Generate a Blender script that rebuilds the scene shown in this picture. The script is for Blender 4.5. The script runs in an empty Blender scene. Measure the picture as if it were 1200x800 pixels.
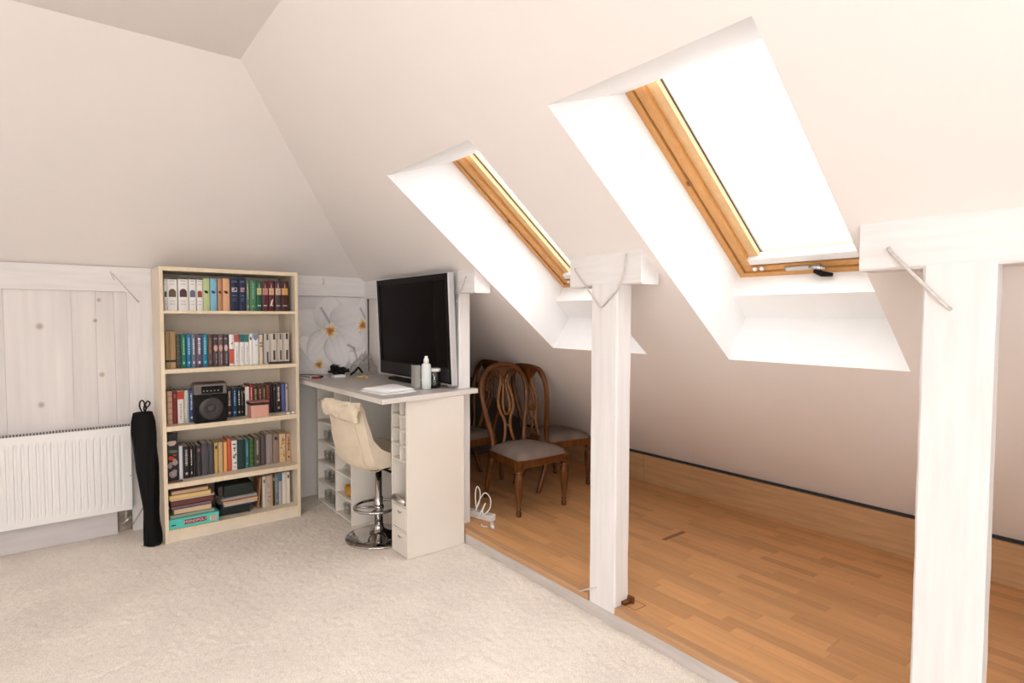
import bpy, bmesh, math, random
import numpy as np
from mathutils import Vector, Matrix, noise as mnoise

SC = bpy.context.scene
COL = SC.collection
R = random.Random(7)

# ------------------------------------------------------------------ camera
cam_d = bpy.data.cameras.new('camera')
cam = bpy.data.objects.new('camera', cam_d); COL.objects.link(cam)
cam_d.sensor_fit = 'HORIZONTAL'; cam_d.sensor_width = 36.0
cam_d.lens = 666.63 / 1200.0 * 36.0
cam_d.clip_start = 0.02
_yaw, _pit, _rol = math.radians(38.064), math.radians(-2.506), math.radians(0.103)
_f = Vector((math.sin(_yaw)*math.cos(_pit), math.cos(_yaw)*math.cos(_pit), math.sin(_pit)))
_r0 = Vector((math.cos(_yaw), -math.sin(_yaw), 0)); _u0 = _r0.cross(_f)
_r = _r0*math.cos(_rol) + _u0*math.sin(_rol); _u = _u0*math.cos(_rol) - _r0*math.sin(_rol)
cam.matrix_world = Matrix(((_r.x, _u.x, -_f.x, 0), (_r.y, _u.y, -_f.y, 0), (_r.z, _u.z, -_f.z, 1.62), (0, 0, 0, 1)))
SC.camera = cam

# ------------------------------------------------------------------ sky, added lamps, exposure
SKY = 13.0
w = bpy.data.worlds.new('overcast_sky'); SC.world = w; w.use_nodes = True
bg = w.node_tree.nodes['Background']
bg.inputs['Color'].default_value = (0.97, 0.985, 1.0, 1); bg.inputs['Strength'].default_value = SKY
SC.view_settings.view_transform = 'Standard'; SC.view_settings.look = 'None'
SC.view_settings.gamma = 1.0; SC.view_settings.use_curve_mapping = False
SC.view_settings.exposure = -1.22

def added_lamp(name, loc, look, sx, sy, k=1.0, color=(1, 0.98, 0.965)):
    """area lamp added in an assumed, unseen opening to light the room"""
    d = bpy.data.lights.new(name, 'AREA'); d.shape = 'RECTANGLE'; d.size = sx; d.size_y = sy
    d.energy = math.pi * SKY * sx * sy * k; d.color = color
    o = bpy.data.objects.new(name, d); COL.objects.link(o)
    o.location = loc; o.rotation_euler = (Vector(look) - Vector(loc)).to_track_quat('-Z', 'Y').to_euler()
    return o
added_lamp('added_gable_lamp', (-0.7, -2.02, 1.45), (-0.7, 5, 1.45), 2.6, 1.7, 0.15, (1, 0.97, 0.94))  # these lamps are added to light the room; their openings are out of view
added_lamp('added_slope_lamp', (-2.40, -0.95, 2.63), (-0.85, -0.95, 0.69), 0.9, 1.1, 0.85)
added_lamp('added_slope_lamp', (-2.40, 0.75, 2.63), (-0.85, 0.75, 0.69), 0.9, 1.1, 0.85)

# ------------------------------------------------------------------ materials
MATS = {}
def mat(name, col, rough=0.6, spec=0.4, metal=0.0, var=0.0, vscale=(8, 8, 8), bump=0.0, bscale=(60, 60, 60), bdist=0.002,
        coat=0.0, rand=0.0, emit=None, trans=0.0, ior=1.45, detail=3.0, var2=None):
    if name in MATS: return MATS[name]
    m = bpy.data.materials.new(name); m.use_nodes = True; MATS[name] = m
    nt = m.node_tree; N = nt.nodes; L = nt.links
    b = N['Principled BSDF']
    b.inputs['Base Color'].default_value = (*col, 1); b.inputs['Roughness'].default_value = rough
    b.inputs['Specular IOR Level'].default_value = spec; b.inputs['Metallic'].default_value = metal
    b.inputs['Coat Weight'].default_value = coat; b.inputs['Transmission Weight'].default_value = trans
    b.inputs['IOR'].default_value = ior
    tc = N.new('ShaderNodeTexCoord'); vec = tc.outputs['Object']
    if rand > 0:                                   # every copy gets its own bit of the grain and its own tone
        oi = N.new('ShaderNodeObjectInfo')
        mu = N.new('ShaderNodeVectorMath'); mu.operation = 'SCALE'; mu.inputs[0].default_value = (37.1, 91.7, 53.3)
        L.new(oi.outputs['Random'], mu.inputs['Scale'])
        ad = N.new('ShaderNodeVectorMath'); ad.operation = 'ADD'
        L.new(vec, ad.inputs[0]); L.new(mu.outputs[0], ad.inputs[1]); vec = ad.outputs[0]
    def tex(scale, det):
        mp = N.new('ShaderNodeMapping'); mp.inputs['Scale'].default_value = scale; L.new(vec, mp.inputs['Vector'])
        t = N.new('ShaderNodeTexNoise'); t.inputs['Scale'].default_value = 1.0; t.inputs['Detail'].default_value = det
        L.new(mp.outputs[0], t.inputs['Vector']); return t.outputs['Fac']
    last = None
    if var > 0:
        def layer(prev, fac, amt):
            mr = N.new('ShaderNodeMapRange'); mr.inputs['From Min'].default_value = 0.28; mr.inputs['From Max'].default_value = 0.72
            mr.inputs['To Min'].default_value = 1 - amt; mr.inputs['To Max'].default_value = 1 + amt
            L.new(fac, mr.inputs['Value'])
            vm = N.new('ShaderNodeVectorMath'); vm.operation = 'SCALE'
            if prev is None: vm.inputs[0].default_value = col
            else: L.new(prev, vm.inputs[0])
            L.new(mr.outputs[0], vm.inputs['Scale']); return vm.outputs[0]
        last = layer(None, tex(vscale, detail), var)
        if var2: last = layer(last, tex(var2[1], 2.0), var2[0])
    if rand > 0:
        mr = N.new('ShaderNodeMapRange'); mr.inputs['To Min'].default_value = 1 - rand; mr.inputs['To Max'].default_value = 1 + rand
        L.new(oi.outputs['Random'], mr.inputs['Value'])
        vm = N.new('ShaderNodeVectorMath'); vm.operation = 'SCALE'
        if last is None: vm.inputs[0].default_value = col
        else: L.new(last, vm.inputs[0])
        L.new(mr.outputs[0], vm.inputs['Scale']); last = vm.outputs[0]
    if last is not None: L.new(last, b.inputs['Base Color'])
    if bump > 0:
        bp = N.new('ShaderNodeBump'); bp.inputs['Strength'].default_value = bump; bp.inputs['Distance'].default_value = bdist
        L.new(tex(bscale, 4.0), bp.inputs['Height']); L.new(bp.outputs[0], b.inputs['Normal'])
    return m

def glass_mat(name, tint=(1, 1, 1), gloss=0.08, rough=0.02):
    """thin clear sheet: lets light straight through, with a weak mirror coat"""
    m = bpy.data.materials.new(name); m.use_nodes = True; nt = m.node_tree; N = nt.nodes; L = nt.links
    N.remove(N['Principled BSDF']); out = N['Material Output']
    t = N.new('ShaderNodeBsdfTransparent'); t.inputs['Color'].default_value = (*tint, 1)
    g = N.new('ShaderNodeBsdfGlossy'); g.inputs['Roughness'].default_value = rough
    lw = N.new('ShaderNodeLayerWeight'); lw.inputs['Blend'].default_value = 0.25
    mu = N.new('ShaderNodeMath'); mu.operation = 'MULTIPLY_ADD'; mu.inputs[1].default_value = 0.35; mu.inputs[2].default_value = gloss * 0.5
    L.new(lw.outputs['Fresnel'], mu.inputs[0])
    mx = N.new('ShaderNodeMixShader'); L.new(mu.outputs[0], mx.inputs[0]); L.new(t.outputs[0], mx.inputs[1]); L.new(g.outputs[0], mx.inputs[2])
    L.new(mx.outputs[0], out.inputs['Surface']); MATS[name] = m; return m

def flat(col, rough=0.55, spec=0.35):
    return mat('paint_%d_%d_%d_%d' % (*[round(c*999) for c in col], round(rough*100)), col, rough, spec)

M_WALL = mat('white_plaster', (0.86, 0.805, 0.772), 0.85, 0.2, var=0.012, vscale=(2, 2, 2), bump=0.12, bscale=(45, 45, 45))
M_REVEAL = mat('reveal_plaster', (0.90, 0.89, 0.885), 0.8, 0.2, var=0.01, bump=0.1, bscale=(45, 45, 45))
M_TIMBER = mat('whitewashed_timber', (0.79, 0.758, 0.745), 0.7, 0.25, var=0.05, vscale=(30, 30, 2.5), bump=0.5, bscale=(70, 70, 5), bdist=0.003)
M_BEAM = mat('whitewashed_beam', (0.79, 0.758, 0.745), 0.7, 0.25, var=0.05, vscale=(30, 2.5, 30), bump=0.5, bscale=(70, 5, 70), bdist=0.003)
M_PLATE = mat('whitewashed_plate', (0.79, 0.758, 0.745), 0.7, 0.25, var=0.05, vscale=(2.5, 30, 30), bump=0.5, bscale=(5, 70, 70), bdist=0.003)
M_IRON = mat('painted_iron', (0.62, 0.57, 0.53), 0.5, 0.4, var=0.15, vscale=(60, 60, 60))
M_CARPET = mat('cream_carpet', (0.88, 0.80, 0.715), 0.95, 0.1, var=0.17, vscale=(160, 160, 160), bump=0.7, bscale=(170, 170, 170), bdist=0.006, var2=(0.06, (2.2, 2.2, 2.2)), detail=4)
M_STRIP = mat('oak_strip', (0.61, 0.32, 0.138), 0.36, 0.4, var=0.075, vscale=(55, 3.2, 20), bump=0.08, bscale=(120, 6, 40), rand=0.14)
M_OAK = mat('oak_edge', (0.50, 0.28, 0.14), 0.4, 0.4, var=0.14, vscale=(55, 3.2, 40), rand=0.05)
M_SKIRT = mat('oak_skirting', (0.48, 0.27, 0.13), 0.45, 0.35, var=0.14, vscale=(30, 3, 40), rand=0.06)
M_PINE = mat('varnished_pine', (0.62, 0.31, 0.10), 0.32, 0.45, var=0.06, vscale=(40, 40, 40), coat=0.2)
M_PINE2 = mat('pale_pine', (0.74, 0.48, 0.24), 0.4, 0.4, var=0.06, vscale=(40, 40, 40))
M_PINED = mat('dark_pine_groove', (0.22, 0.09, 0.03), 0.5, 0.3, var=0.1)
M_GASKET = mat('dark_gasket', (0.06, 0.06, 0.075), 0.4, 0.4)
M_WHITE = mat('white_enamel', (0.86, 0.845, 0.825), 0.35, 0.45)
M_RADI = mat('radiator_enamel', (0.87, 0.85, 0.83), 0.33, 0.45)
M_GLASS = glass_mat('window_glass')
M_CLEAR = glass_mat('clear_glass', (0.975, 0.985, 0.98), 0.08)
M_BOOKC = mat('cream_laminate', (0.81, 0.70, 0.565), 0.45, 0.4, var=0.03, vscale=(12, 12, 3))
M_BOOKE = mat('beech_edging', (0.79, 0.655, 0.465), 0.45, 0.4, var=0.06, vscale=(50, 50, 4))
M_PAGE = mat('book_pages', (0.66, 0.56, 0.43), 0.85, 0.1, var=0.12, vscale=(400, 3, 3))
M_DESK = mat('pale_desk_laminate', (0.47, 0.43, 0.40), 0.32, 0.45, var=0.06, vscale=(18, 3, 18))
M_DESKE = mat('pale_desk_edging', (0.72, 0.67, 0.62), 0.45, 0.4, var=0.04, vscale=(12, 12, 12))
M_UNIT = mat('ivory_laminate', (0.80, 0.735, 0.655), 0.5, 0.35, var=0.015, vscale=(4, 4, 4))
M_GREYW = mat('grey_partition', (0.42, 0.40, 0.39), 0.7, 0.2, var=0.05)
M_BLACK = mat('black_plastic', (0.008, 0.007, 0.007), 0.45, 0.14)
M_BLACKM = mat('black_matt_plastic', (0.010, 0.009, 0.009), 0.55, 0.2)
M_SCREEN = mat('dark_screen', (0.008, 0.0055, 0.0055), 0.25, 0.05)
M_SILVER = mat('silver_plastic', (0.60, 0.59, 0.60), 0.35, 0.5, metal=0.3)
M_CHROME = mat('chrome', (0.50, 0.48, 0.47), 0.08, 0.5, metal=1.0)
M_STEEL = mat('brushed_steel', (0.55, 0.53, 0.51), 0.3, 0.5, metal=1.0)
M_COVER = mat('cream_cotton', (0.74, 0.63, 0.485), 0.9, 0.15, var=0.04, vscale=(14, 14, 14), bump=0.3, bscale=(220, 220, 220))
M_MAHOG = mat('mahogany', (0.125, 0.040, 0.008), 0.34, 0.45, var=0.4, vscale=(28, 28, 6), coat=0.12)
M_MAHOD = mat('mahogany_dark', (0.05, 0.016, 0.005), 0.35, 0.45, var=0.3, vscale=(28, 28, 28))
M_MAHOL = mat('mahogany_painted_highlight', (0.25, 0.10, 0.03), 0.32, 0.45, var=0.3, vscale=(28, 28, 12))  # golden highlight on the splat put into its colour
M_SUEDE = mat('taupe_suede', (0.20, 0.15, 0.125), 0.95, 0.1, var=0.14, vscale=(7, 7, 7), bump=0.2, bscale=(150, 150, 150))
M_BAG = mat('black_cloth', (0.006, 0.0055, 0.0055), 0.7, 0.15, bump=0.3, bscale=(30, 30, 8), bdist=0.004)
M_PAPER = mat('white_paper', (0.86, 0.83, 0.80), 0.8, 0.2)
M_COTTON = mat('white_cotton', (0.93, 0.92, 0.91), 0.9, 0.1)
M_CABLE = mat('white_cable', (0.80, 0.77, 0.74), 0.45, 0.4)
M_PINK = mat('pink_card', (0.70, 0.37, 0.29), 0.7, 0.25)
M_TURQ = mat('turquoise_card', (0.10, 0.56, 0.47), 0.5, 0.35, var=0.05)
M_GREYBOARD = mat('limed_board', (0.66, 0.615, 0.605), 0.7, 0.25, var=0.05, vscale=(3, 30, 20))

# ------------------------------------------------------------------ mesh builder
class MB:
    def __init__(s): s.v = []; s.f = []; s.m = []; s.sm = []
    def add(s, vs, fs, mi=0, smooth=False):
        o = len(s.v); s.v += [tuple(p) for p in vs]
        for f in fs: s.f.append(tuple(i+o for i in f)); s.m.append(mi); s.sm.append(smooth)
        return s
    def box(s, x0, x1, y0, y1, z0, z1, mi=0):
        return s.hexa([(x0,y0,z0),(x1,y0,z0),(x1,y1,z0),(x0,y1,z0),(x0,y0,z1),(x1,y0,z1),(x1,y1,z1),(x0,y1,z1)], mi)
    def hexa(s, p, mi=0):
        return s.add(p, [(0,3,2,1),(4,5,6,7),(0,1,5,4),(1,2,6,5),(2,3,7,6),(3,0,4,7)], mi)
    def quad(s, a, b, c, d, mi=0): return s.add([a,b,c,d], [(0,1,2,3)], mi)
    def prism(s, pts, z0, z1, mi=0, fn=None, smooth=False):
        n = len(pts); fn = fn or (lambda a, b, c: (a, b, c))
        s.add([fn(x, y, z0) for x, y in pts] + [fn(x, y, z1) for x, y in pts],
              [tuple(range(n-1, -1, -1)), tuple(range(n, 2*n))], mi)
        s.add([fn(x, y, z0) for x, y in pts] + [fn(x, y, z1) for x, y in pts],
              [(i, (i+1) % n, n+(i+1) % n, n+i) for i in range(n)], mi, smooth); return s
    def rings(s, rs, mi=0, smooth=True, cap=True, close=False):
        n = len(rs[0]); k = len(rs); vs = [p for r in rs for p in r]; fs = []
        for j in range(k if close else k-1):
            a, b = j*n, ((j+1) % k)*n
            for i in range(n): fs.append((a+i, a+(i+1) % n, b+(i+1) % n, b+i))
        if cap and not close: fs += [tuple(range(n-1, -1, -1)), tuple(range((k-1)*n, k*n))]
        return s.add(vs, fs, mi, smooth)
    def lathe(s, prof, c=(0,0,0), n=20, mi=0, mod=None, smooth=True, cap=True):
        rs = []
        for r, z in prof:
            rs.append([(c[0]+r*(mod(t, z) if mod else 1)*math.cos(t), c[1]+r*(mod(t, z) if mod else 1)*math.sin(t), c[2]+z)
                       for t in [2*math.pi*i/n for i in range(n)]])
        return s.rings(rs, mi, smooth, cap)
    def tube(s, path, r, n=8, mi=0, close=False, ry=None, up=None):
        P = [Vector(p) for p in path]; k = len(P); rs = []; prev = None
        for j in range(k):
            a = P[(j-1) % k] if close or j else P[0]; b = P[(j+1) % k] if close or j < k-1 else P[-1]
            t = (b-a).normalized()
            if up is not None: u = Vector(up)
            elif prev is None: u = Vector((0,0,1)) if abs(t.z) < 0.9 else Vector((1,0,0))
            else: u = prev
            u = (u - t*u.dot(t)).normalized(); prev = u; v = t.cross(u)
            rr = r[j] if isinstance(r, (list, tuple)) else r
            r2 = rr if ry is None else (ry[j] if isinstance(ry, (list, tuple)) else ry)
            rs.append([tuple(P[j] + u*(rr*math.cos(q)) + v*(r2*math.sin(q))) for q in [2*math.pi*i/n for i in range(n)]])
        return s.rings(rs, mi, True, True, close)
    def grid(s, pts, mi=0, smooth=True):
        nj = len(pts); ni = len(pts[0])
        return s.add([p for r in pts for p in r], [(j*ni+i, j*ni+i+1, (j+1)*ni+i+1, (j+1)*ni+i) for j in range(nj-1) for i in range(ni-1)], mi, smooth)
    def disc(s, c, r, ax=(0,-1,0), n=14, mi=0, th=0.0):
        ax = Vector(ax).normalized(); u = ax.orthogonal().normalized(); v = ax.cross(u); c = Vector(c)
        ring = [c + u*r*math.cos(2*math.pi*i/n) + v*r*math.sin(2*math.pi*i/n) for i in range(n)]
        if th: return s.rings([[tuple(p) for p in ring], [tuple(p+ax*th) for p in ring]], mi, False)
        return s.add([tuple(p) for p in ring], [tuple(range(n))], mi)
    def build(s, name, mats, parent=None, bevel=0.0, label=None, seg=1, local=False):
        me = bpy.data.meshes.new(name); V = s.v
        if parent is not None and not local:
            W = ROOTM[parent.name].inverted(); V = [tuple(W @ Vector(p)) for p in V]
        me.from_pydata(V, [], s.f)
        for m in (mats if isinstance(mats, (list, tuple)) else [mats]): me.materials.append(m)
        me.polygons.foreach_set('material_index', s.m); me.polygons.foreach_set('use_smooth', s.sm)
        bm = bmesh.new(); bm.from_mesh(me)
        if bevel:
            bmesh.ops.remove_doubles(bm, verts=bm.verts, dist=1e-6)
            es = [e for e in bm.edges if len(e.link_faces) == 2 and e.calc_face_angle(0) > 0.5]
            bmesh.ops.bevel(bm, geom=es, offset=bevel, segments=seg, affect='EDGES', profile=0.5, clamp_overlap=True)
        bmesh.ops.recalc_face_normals(bm, faces=bm.faces); bm.to_mesh(me); bm.free()
        o = bpy.data.objects.new(name, me); COL.objects.link(o)
        if parent is not None: o.parent = parent; ROOTM[o.name] = ROOTM[parent.name]
        else: ROOTM[o.name] = Matrix.Identity(4)
        if label: o['label'] = label
        return o
ROOTM = {}
def tag(o, label, cat, group=None):
    o['label'] = label; o['category'] = cat
    if group: o['group'] = group
    return o
def thing(name, label, cat, loc=(0,0,0), rz=0.0, group=None, parent=None):
    o = bpy.data.objects.new(name, None); COL.objects.link(o); o.empty_display_size = 0.05
    o.location = loc; o.rotation_euler = (0, 0, rz)
    ROOTM[o.name] = Matrix.Translation(loc) @ Matrix.Rotation(rz, 4, 'Z')
    return tag(o, label, cat, group)
def struct(o, label=None):
    o['kind'] = 'structure'
    if label: o['label'] = label
    return o
def sgroup(name, loc=(0,0,0)):
    o = bpy.data.objects.new(name, None); COL.objects.link(o); o.location = loc
    ROOTM[o.name] = Matrix.Translation(loc); o['kind'] = 'structure'; return o
def copy_tree(o, parent=None):
    c = o.copy(); COL.objects.link(c); c.parent = parent
    for ch in list(o.children): copy_tree(ch, c)
    return c
def spline(pts, n=8, closed=False):
    """Catmull-Rom through the points"""
    P = [Vector(p) for p in pts]; k = len(P); out = []
    for j in range(k if closed else k-1):
        g = lambda i: P[i % k] if closed else P[max(0, min(k-1, i))]
        a, b, c, d = g(j-1), g(j), g(j+1), g(j+2)
        for i in range(n):
            t = i/n
            out.append(0.5*((2*b) + (c-a)*t + (2*a-5*b+4*c-d)*t*t + (3*b-a-3*c+d)*t**3))
    if not closed: out.append(P[-1])
    return out
def interp(x, xs, ys): return float(np.interp(x, xs, ys))

# ------------------------------------------------------------------ the room shell
YB = 5.12; YR = -2.0; ZC = 3.07; XC = 0.8138
def roofz(x): return 1.945 - 0.8*(x - 2.22)
WIN = [(0.885, 1.757), (2.332, 3.225)]          # Y ranges of the two roof windows
WA = (1.557, 2.4754); WF = (2.925, 1.381)       # top and bottom edges of the openings in the slope
# flat ceiling
XL0, XL1 = -1.8, -3.2
m = MB().quad((XL0, YR, ZC), (XC, YR, ZC), (XC, 3.537, ZC), (XL0, 3.537, ZC)); struct(m.build('ceiling', M_WALL))
# hip slope over the back wall
m = MB().add([(XL0, 3.537, ZC), (XC, 3.537, ZC), (2.20, YB+0.01, roofz(2.20)), (2.2, YB+.01, 1.978), (XL1, YB+0.01, 1.978)], [(0,1,2,3,4)])
struct(m.build('ceiling_slope_back', M_WALL))
# right slope with the two roof-window openings
m = MB()
xs = [XC, WA[0], WF[0], 4.32]; ys = [YR, WIN[0][0], WIN[0][1], WIN[1][0], WIN[1][1], YB]
for i in range(3):
    for j in range(5):
        if i == 1 and j in (1, 3): continue
        a, b, c, d = xs[i], xs[i+1], ys[j], ys[j+1]
        if j == 4 and i == 0:
            xh = 1.557; yh = 3.537 + (xh-XC)/(2.20-XC)*(YB+.01-3.537)
            m.add([(a, c, roofz(a)), (b, c, roofz(b)), (b, yh, roofz(b)), (a, 3.537, roofz(a))], [(0,1,2,3)])
        elif j == 4 and i == 1:
            xh = 1.557; yh = 3.537 + (xh-XC)/(2.20-XC)*(YB+.01-3.537)
            m.add([(a, c, roofz(a)), (b, c, roofz(b)), (b, d+.01, roofz(b)), (2.2, d+.01, roofz(2.2)), (a, yh, roofz(a))], [(0,1,2,3,4)])
        else: m.quad((a,c,roofz(a)), (b,c,roofz(b)), (b,d,roofz(b)), (a,d,roofz(a)))
struct(m.build('ceiling_slope_right', M_WALL))
# left slope (behind the photographer's left shoulder) with two unseen openings added for the lamps, knee wall, gable with another
m = MB()
fx = lambda t: (XL0 + (XL1-XL0)*t, ZC + (1.95-ZC)*t)
ts = [0, 0.15, 0.93, 1.0]; yy = [YR, -1.4, -0.5, 0.3, 1.2, YB]
for i in range(3):
    for j in range(5):
        if i == 1 and j in (1, 3): continue
        (xa, za), (xb, zb) = fx(ts[i]), fx(ts[i+1])
        m.quad((xa, yy[j], za), (xb, yy[j], zb), (xb, yy[j+1], zb), (xa, yy[j+1], za))
struct(m.build('ceiling_slope_left', M_WALL))
struct(MB().quad((XL1, YR, 0), (XL1, YB, 0), (XL1, YB, 1.95), (XL1, YR, 1.95)).build('wall_left', M_WALL))
m = MB()
m.quad((XL1,YR,0),(-2.0,YR,0),(-2.0,YR,2.3),(XL1,YR,1.95)); m.add([(XL1,YR,1.95),(-2.0,YR,2.3),(-2.0,YR,2.91)],[(0,1,2)])
m.quad((-2.0,YR,0),(0.6,YR,0),(0.6,YR,0.6),(-2.0,YR,0.6)); m.add([(-2,YR,2.3),(0.6,YR,2.3),(0.6,YR,ZC),(XL0,YR,ZC),(-2,YR,2.91)],[(0,1,2,3,4)])
m.add([(0.6,YR,0),(4.32,YR,0),(4.32,YR,roofz(4.32)),(XC,YR,ZC),(0.6,YR,ZC)],[(0,1,2,3,4)])
struct(m.build('wall_front', M_WALL))

# back wall: plaster, wall plate beam, boarded panel in its frame, plinth board
wb = sgroup('wall_back', (0, YB, 0))
MB().add([(XL1,YB+.035,0),(4.32,YB+.035,0),(4.32,YB+.035,roofz(4.32)),(2.22,YB+.035,2.0),(XL1,YB+.035,2.0)],[(0,1,2,3,4)]).build('plaster', M_WALL, wb)
# filler plaster right of the boarded panel, flush in front
MB().box(0.36, 2.26, YB-0.001, YB+.03, 0, 1.80).build('plaster', M_WALL, wb)
MB().add([(2.26,YB-.001,0),(4.32,YB-.001,0),(4.32,YB-.001,roofz(4.32)),(2.26,YB-.001,roofz(2.26))],[(0,1,2,3)]).build('storage_end', mat('storage_end_painted_shade', (0.10, 0.085, 0.075), 0.85, 0.1), wb)  # end wall coloured near-black to stand for the shade in this corner
def corner_frame():
    # timber around the boarded panel: plate above, stud at the right, with a rounded inner corner
    pts = [(0.335, 1.7995)]
    for k in range(7):
        a = math.pi/2*(1 - k/6); pts.append((0.335 + 0.022*math.cos(a)*1.0, 1.778 + 0.022*math.sin(a)))
    pts += [(0.357, 0.0), (0.54, 0.0), (0.54, 1.7995)]
    return pts
MB().prism(corner_frame(), YB-0.03, YB+0.03, fn=lambda a, b, c: (a, c, b)).build('stud', M_TIMBER, wb)
MB().box(XL1, 2.235, YB-0.0303, YB+0.03, 1.80, 1.979).build('wall_plate', M_PLATE, wb, label='white painted timber plate along the top of the wall')
knots = [(-0.147, 1.546, 0.022), (-0.152, 1.0, 0.020), (0.19, 1.735, 0.014), (0.165, 1.585, 0.014), (0.196, 1.19, 0.018), (-0.55, 1.3, 0.02)]
def plank_mat():
    m = mat('limed_pine_plank', (0.76, 0.715, 0.695), 0.7, 0.25, var=0.045, vscale=(24, 24, 1.0), bump=0.35, bscale=(60, 60, 3), rand=0.03, var2=(0.05, (9, 9, 1.2)))
    nt = m.node_tree; N = nt.nodes; L = nt.links; b = N['Principled BSDF']
    src = b.inputs['Base Color'].links[0].from_socket; tc = [n for n in N if n.type == 'TEX_COORD'][0]
    ma = None
    for kx, kz, kr in knots:
        mp = N.new('ShaderNodeMapping'); mp.inputs['Location'].default_value = (-kx/kr, 0, -kz/(kr*1.1)); mp.inputs['Scale'].default_value = (1/kr, 0, 1/(kr*1.1))
        L.new(tc.outputs['Object'], mp.inputs['Vector'])
        ln = N.new('ShaderNodeVectorMath'); ln.operation = 'LENGTH'; L.new(mp.outputs[0], ln.inputs[0])
        mr = N.new('ShaderNodeMapRange'); mr.inputs['From Min'].default_value = 0.35; mr.inputs['From Max'].default_value = 1.25
        mr.inputs['To Min'].default_value = 0.6; mr.inputs['To Max'].default_value = 0; L.new(ln.outputs['Value'], mr.inputs['Value'])
        if ma is None: ma = mr.outputs[0]
        else:
            mx = N.new('ShaderNodeMath'); mx.operation = 'MAXIMUM'; L.new(ma, mx.inputs[0]); L.new(mr.outputs[0], mx.inputs[1]); ma = mx.outputs[0]
    mix = N.new('ShaderNodeMix'); mix.data_type = 'RGBA'; mix.inputs[7].default_value = (0.33, 0.20, 0.14, 1)
    L.new(ma, mix.inputs[0]); L.new(src, mix.inputs[6]); L.new(mix.outputs[2], b.inputs['Base Color'])
    return m
M_PLANK = plank_mat()
for k, (xa, xb) in enumerate([(-1.10, -0.745), (-0.745, -0.333), (-0.333, 0.028), (0.028, 0.168), (0.168, 0.278), (0.278, 0.362)]):
    MB().box(xa+0.0005, xb-0.0005, YB+0.002+0.0015*(k % 2), YB+.03, 0.2, 1.80).build('plank', M_PLANK, wb, bevel=0.0008)
MB().box(XL1, 0.263, YB-0.035, YB+.03, 0.0, 0.30).build('plinth_board', M_GREYBOARD, wb, bevel=0.002)
MB().box(0.263, 0.357, YB+.01, YB+.03, 0.0, 0.30).build('recess_back', mat('mottled_recess', (0.36, 0.29, 0.24), 0.9, 0.1, var=0.3, vscale=(30, 30, 30)), wb)  # recess back in a mottled dark brown
def staple(parent, pts, r=0.005):
    MB().tube(pts, r, 7).build('iron_staple', M_IRON, parent, label='painted iron staple across the joint')
MB().tube([(0.275, YB-.033, 1.925), (0.290, YB-.048, 1.905), (0.42, YB-.048, 1.735), (0.43, YB-.034, 1.725)], 0.004, 7).build('iron_staple', M_IRON, wb)
MB().tube([(0.262, YB-.03, 1.945), (0.27, YB-.035, 1.91), (0.285, YB-.034, 1.88)], 0.0025, 6).build('paint_crack', M_IRON, wb)
MB().tube([(1.83, YB-.03, 1.965), (1.832, YB-.034, 1.93), (1.83, YB-.03, 1.90)], 0.004, 6).build('iron_staple', M_IRON, wb)

# floor: wall-to-wall carpet with a real pile relief
def carpet():
    step = 0.011
    X = np.arange(-3.2, 2.225, step) ; Y = np.arange(0.25, YB+0.03, step); X = X[X > -1.25]
    gx, gy = np.meshgrid(X, Y); rng = np.random.default_rng(3)
    h = rng.normal(0, 1, gx.shape)
    def blur(a, k):
        for _ in range(k):
            a = (a + np.roll(a, 1, 0) + np.roll(a, -1, 0) + np.roll(a, 1, 1) + np.roll(a, -1, 1))/5
        return a
    z = 0.0016*h + 0.002*blur(h, 2) + 0.012*blur(rng.normal(0, 1, gx.shape), 40)
    z = np.clip(z, -0.007, 0.007) - 0.001
    V = np.stack([gx.ravel(), gy.ravel(), z.ravel()], 1); ny, nx = gx.shape
    i = np.arange(ny*nx).reshape(ny, nx); F = np.stack([i[:-1,:-1], i[:-1,1:], i[1:,1:], i[1:,:-1]], -1).reshape(-1, 4)
    me = bpy.data.meshes.new('floor'); me.from_pydata(V.tolist(), [], F.tolist()); me.materials.append(M_CARPET)
    me.polygons.foreach_set('use_smooth', [True]*len(F))
    o = bpy.data.objects.new('floor', me); COL.objects.link(o); ROOTM[o.name] = Matrix.Identity(4); return o
fl = struct(carpet())
MB().box(XL1, 2.22, YR, YB+.03, -0.06, -0.03).build('underlay', M_CARPET, fl)

# raised oak floor under the slope
ZP = 0.105
rf = sgroup('floor_raised', (2.22, 0, ZP))
MB().box(2.235, 4.33, YR, YB+.03, 0.0, ZP-0.009).build('subfloor', M_MAHOD, rf)
MB().box(2.213, 2.236, YR, 3.47, 0.0, 0.069).build('edge_board', mat('worn_step_paint', (0.58, 0.53, 0.495), 0.75, 0.2, var=0.1, vscale=(40, 4, 40)), rf, bevel=0.002, label='white painted board along the step')
for ya, yb_ in ((YR, 0.452), (0.649, 1.951), (2.144, 3.449)):
    MB().box(2.206, 2.262, ya, yb_, 0.0695, ZP+0.0015).build('nosing', M_OAK, rf, bevel=0.003, label='oak nosing along the step edge')
SW = 0.0705; lens = [0.33, 0.42, 0.50, 0.60]; strip_me = []
for l in lens:
    b = MB().box(-SW/2+.0003, SW/2-.0003, -l/2+.0003, l/2-.0003, -0.009, 0.0).build('strip', M_STRIP, rf, bevel=0.0008, local=True)
    strip_me.append(b.data); bpy.data.objects.remove(b)
row = 0; x = 2.2625 + SW/2; nstrip = 0; rest = MB(); items = []
while x < 4.20:
    y = 0.15 - R.random()*0.5
    while y < YB:
        k = R.randrange(4); yc = y + lens[k]/2
        items.append((x, yc, k)); y += lens[k]
    x += SW; row += 1
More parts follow.
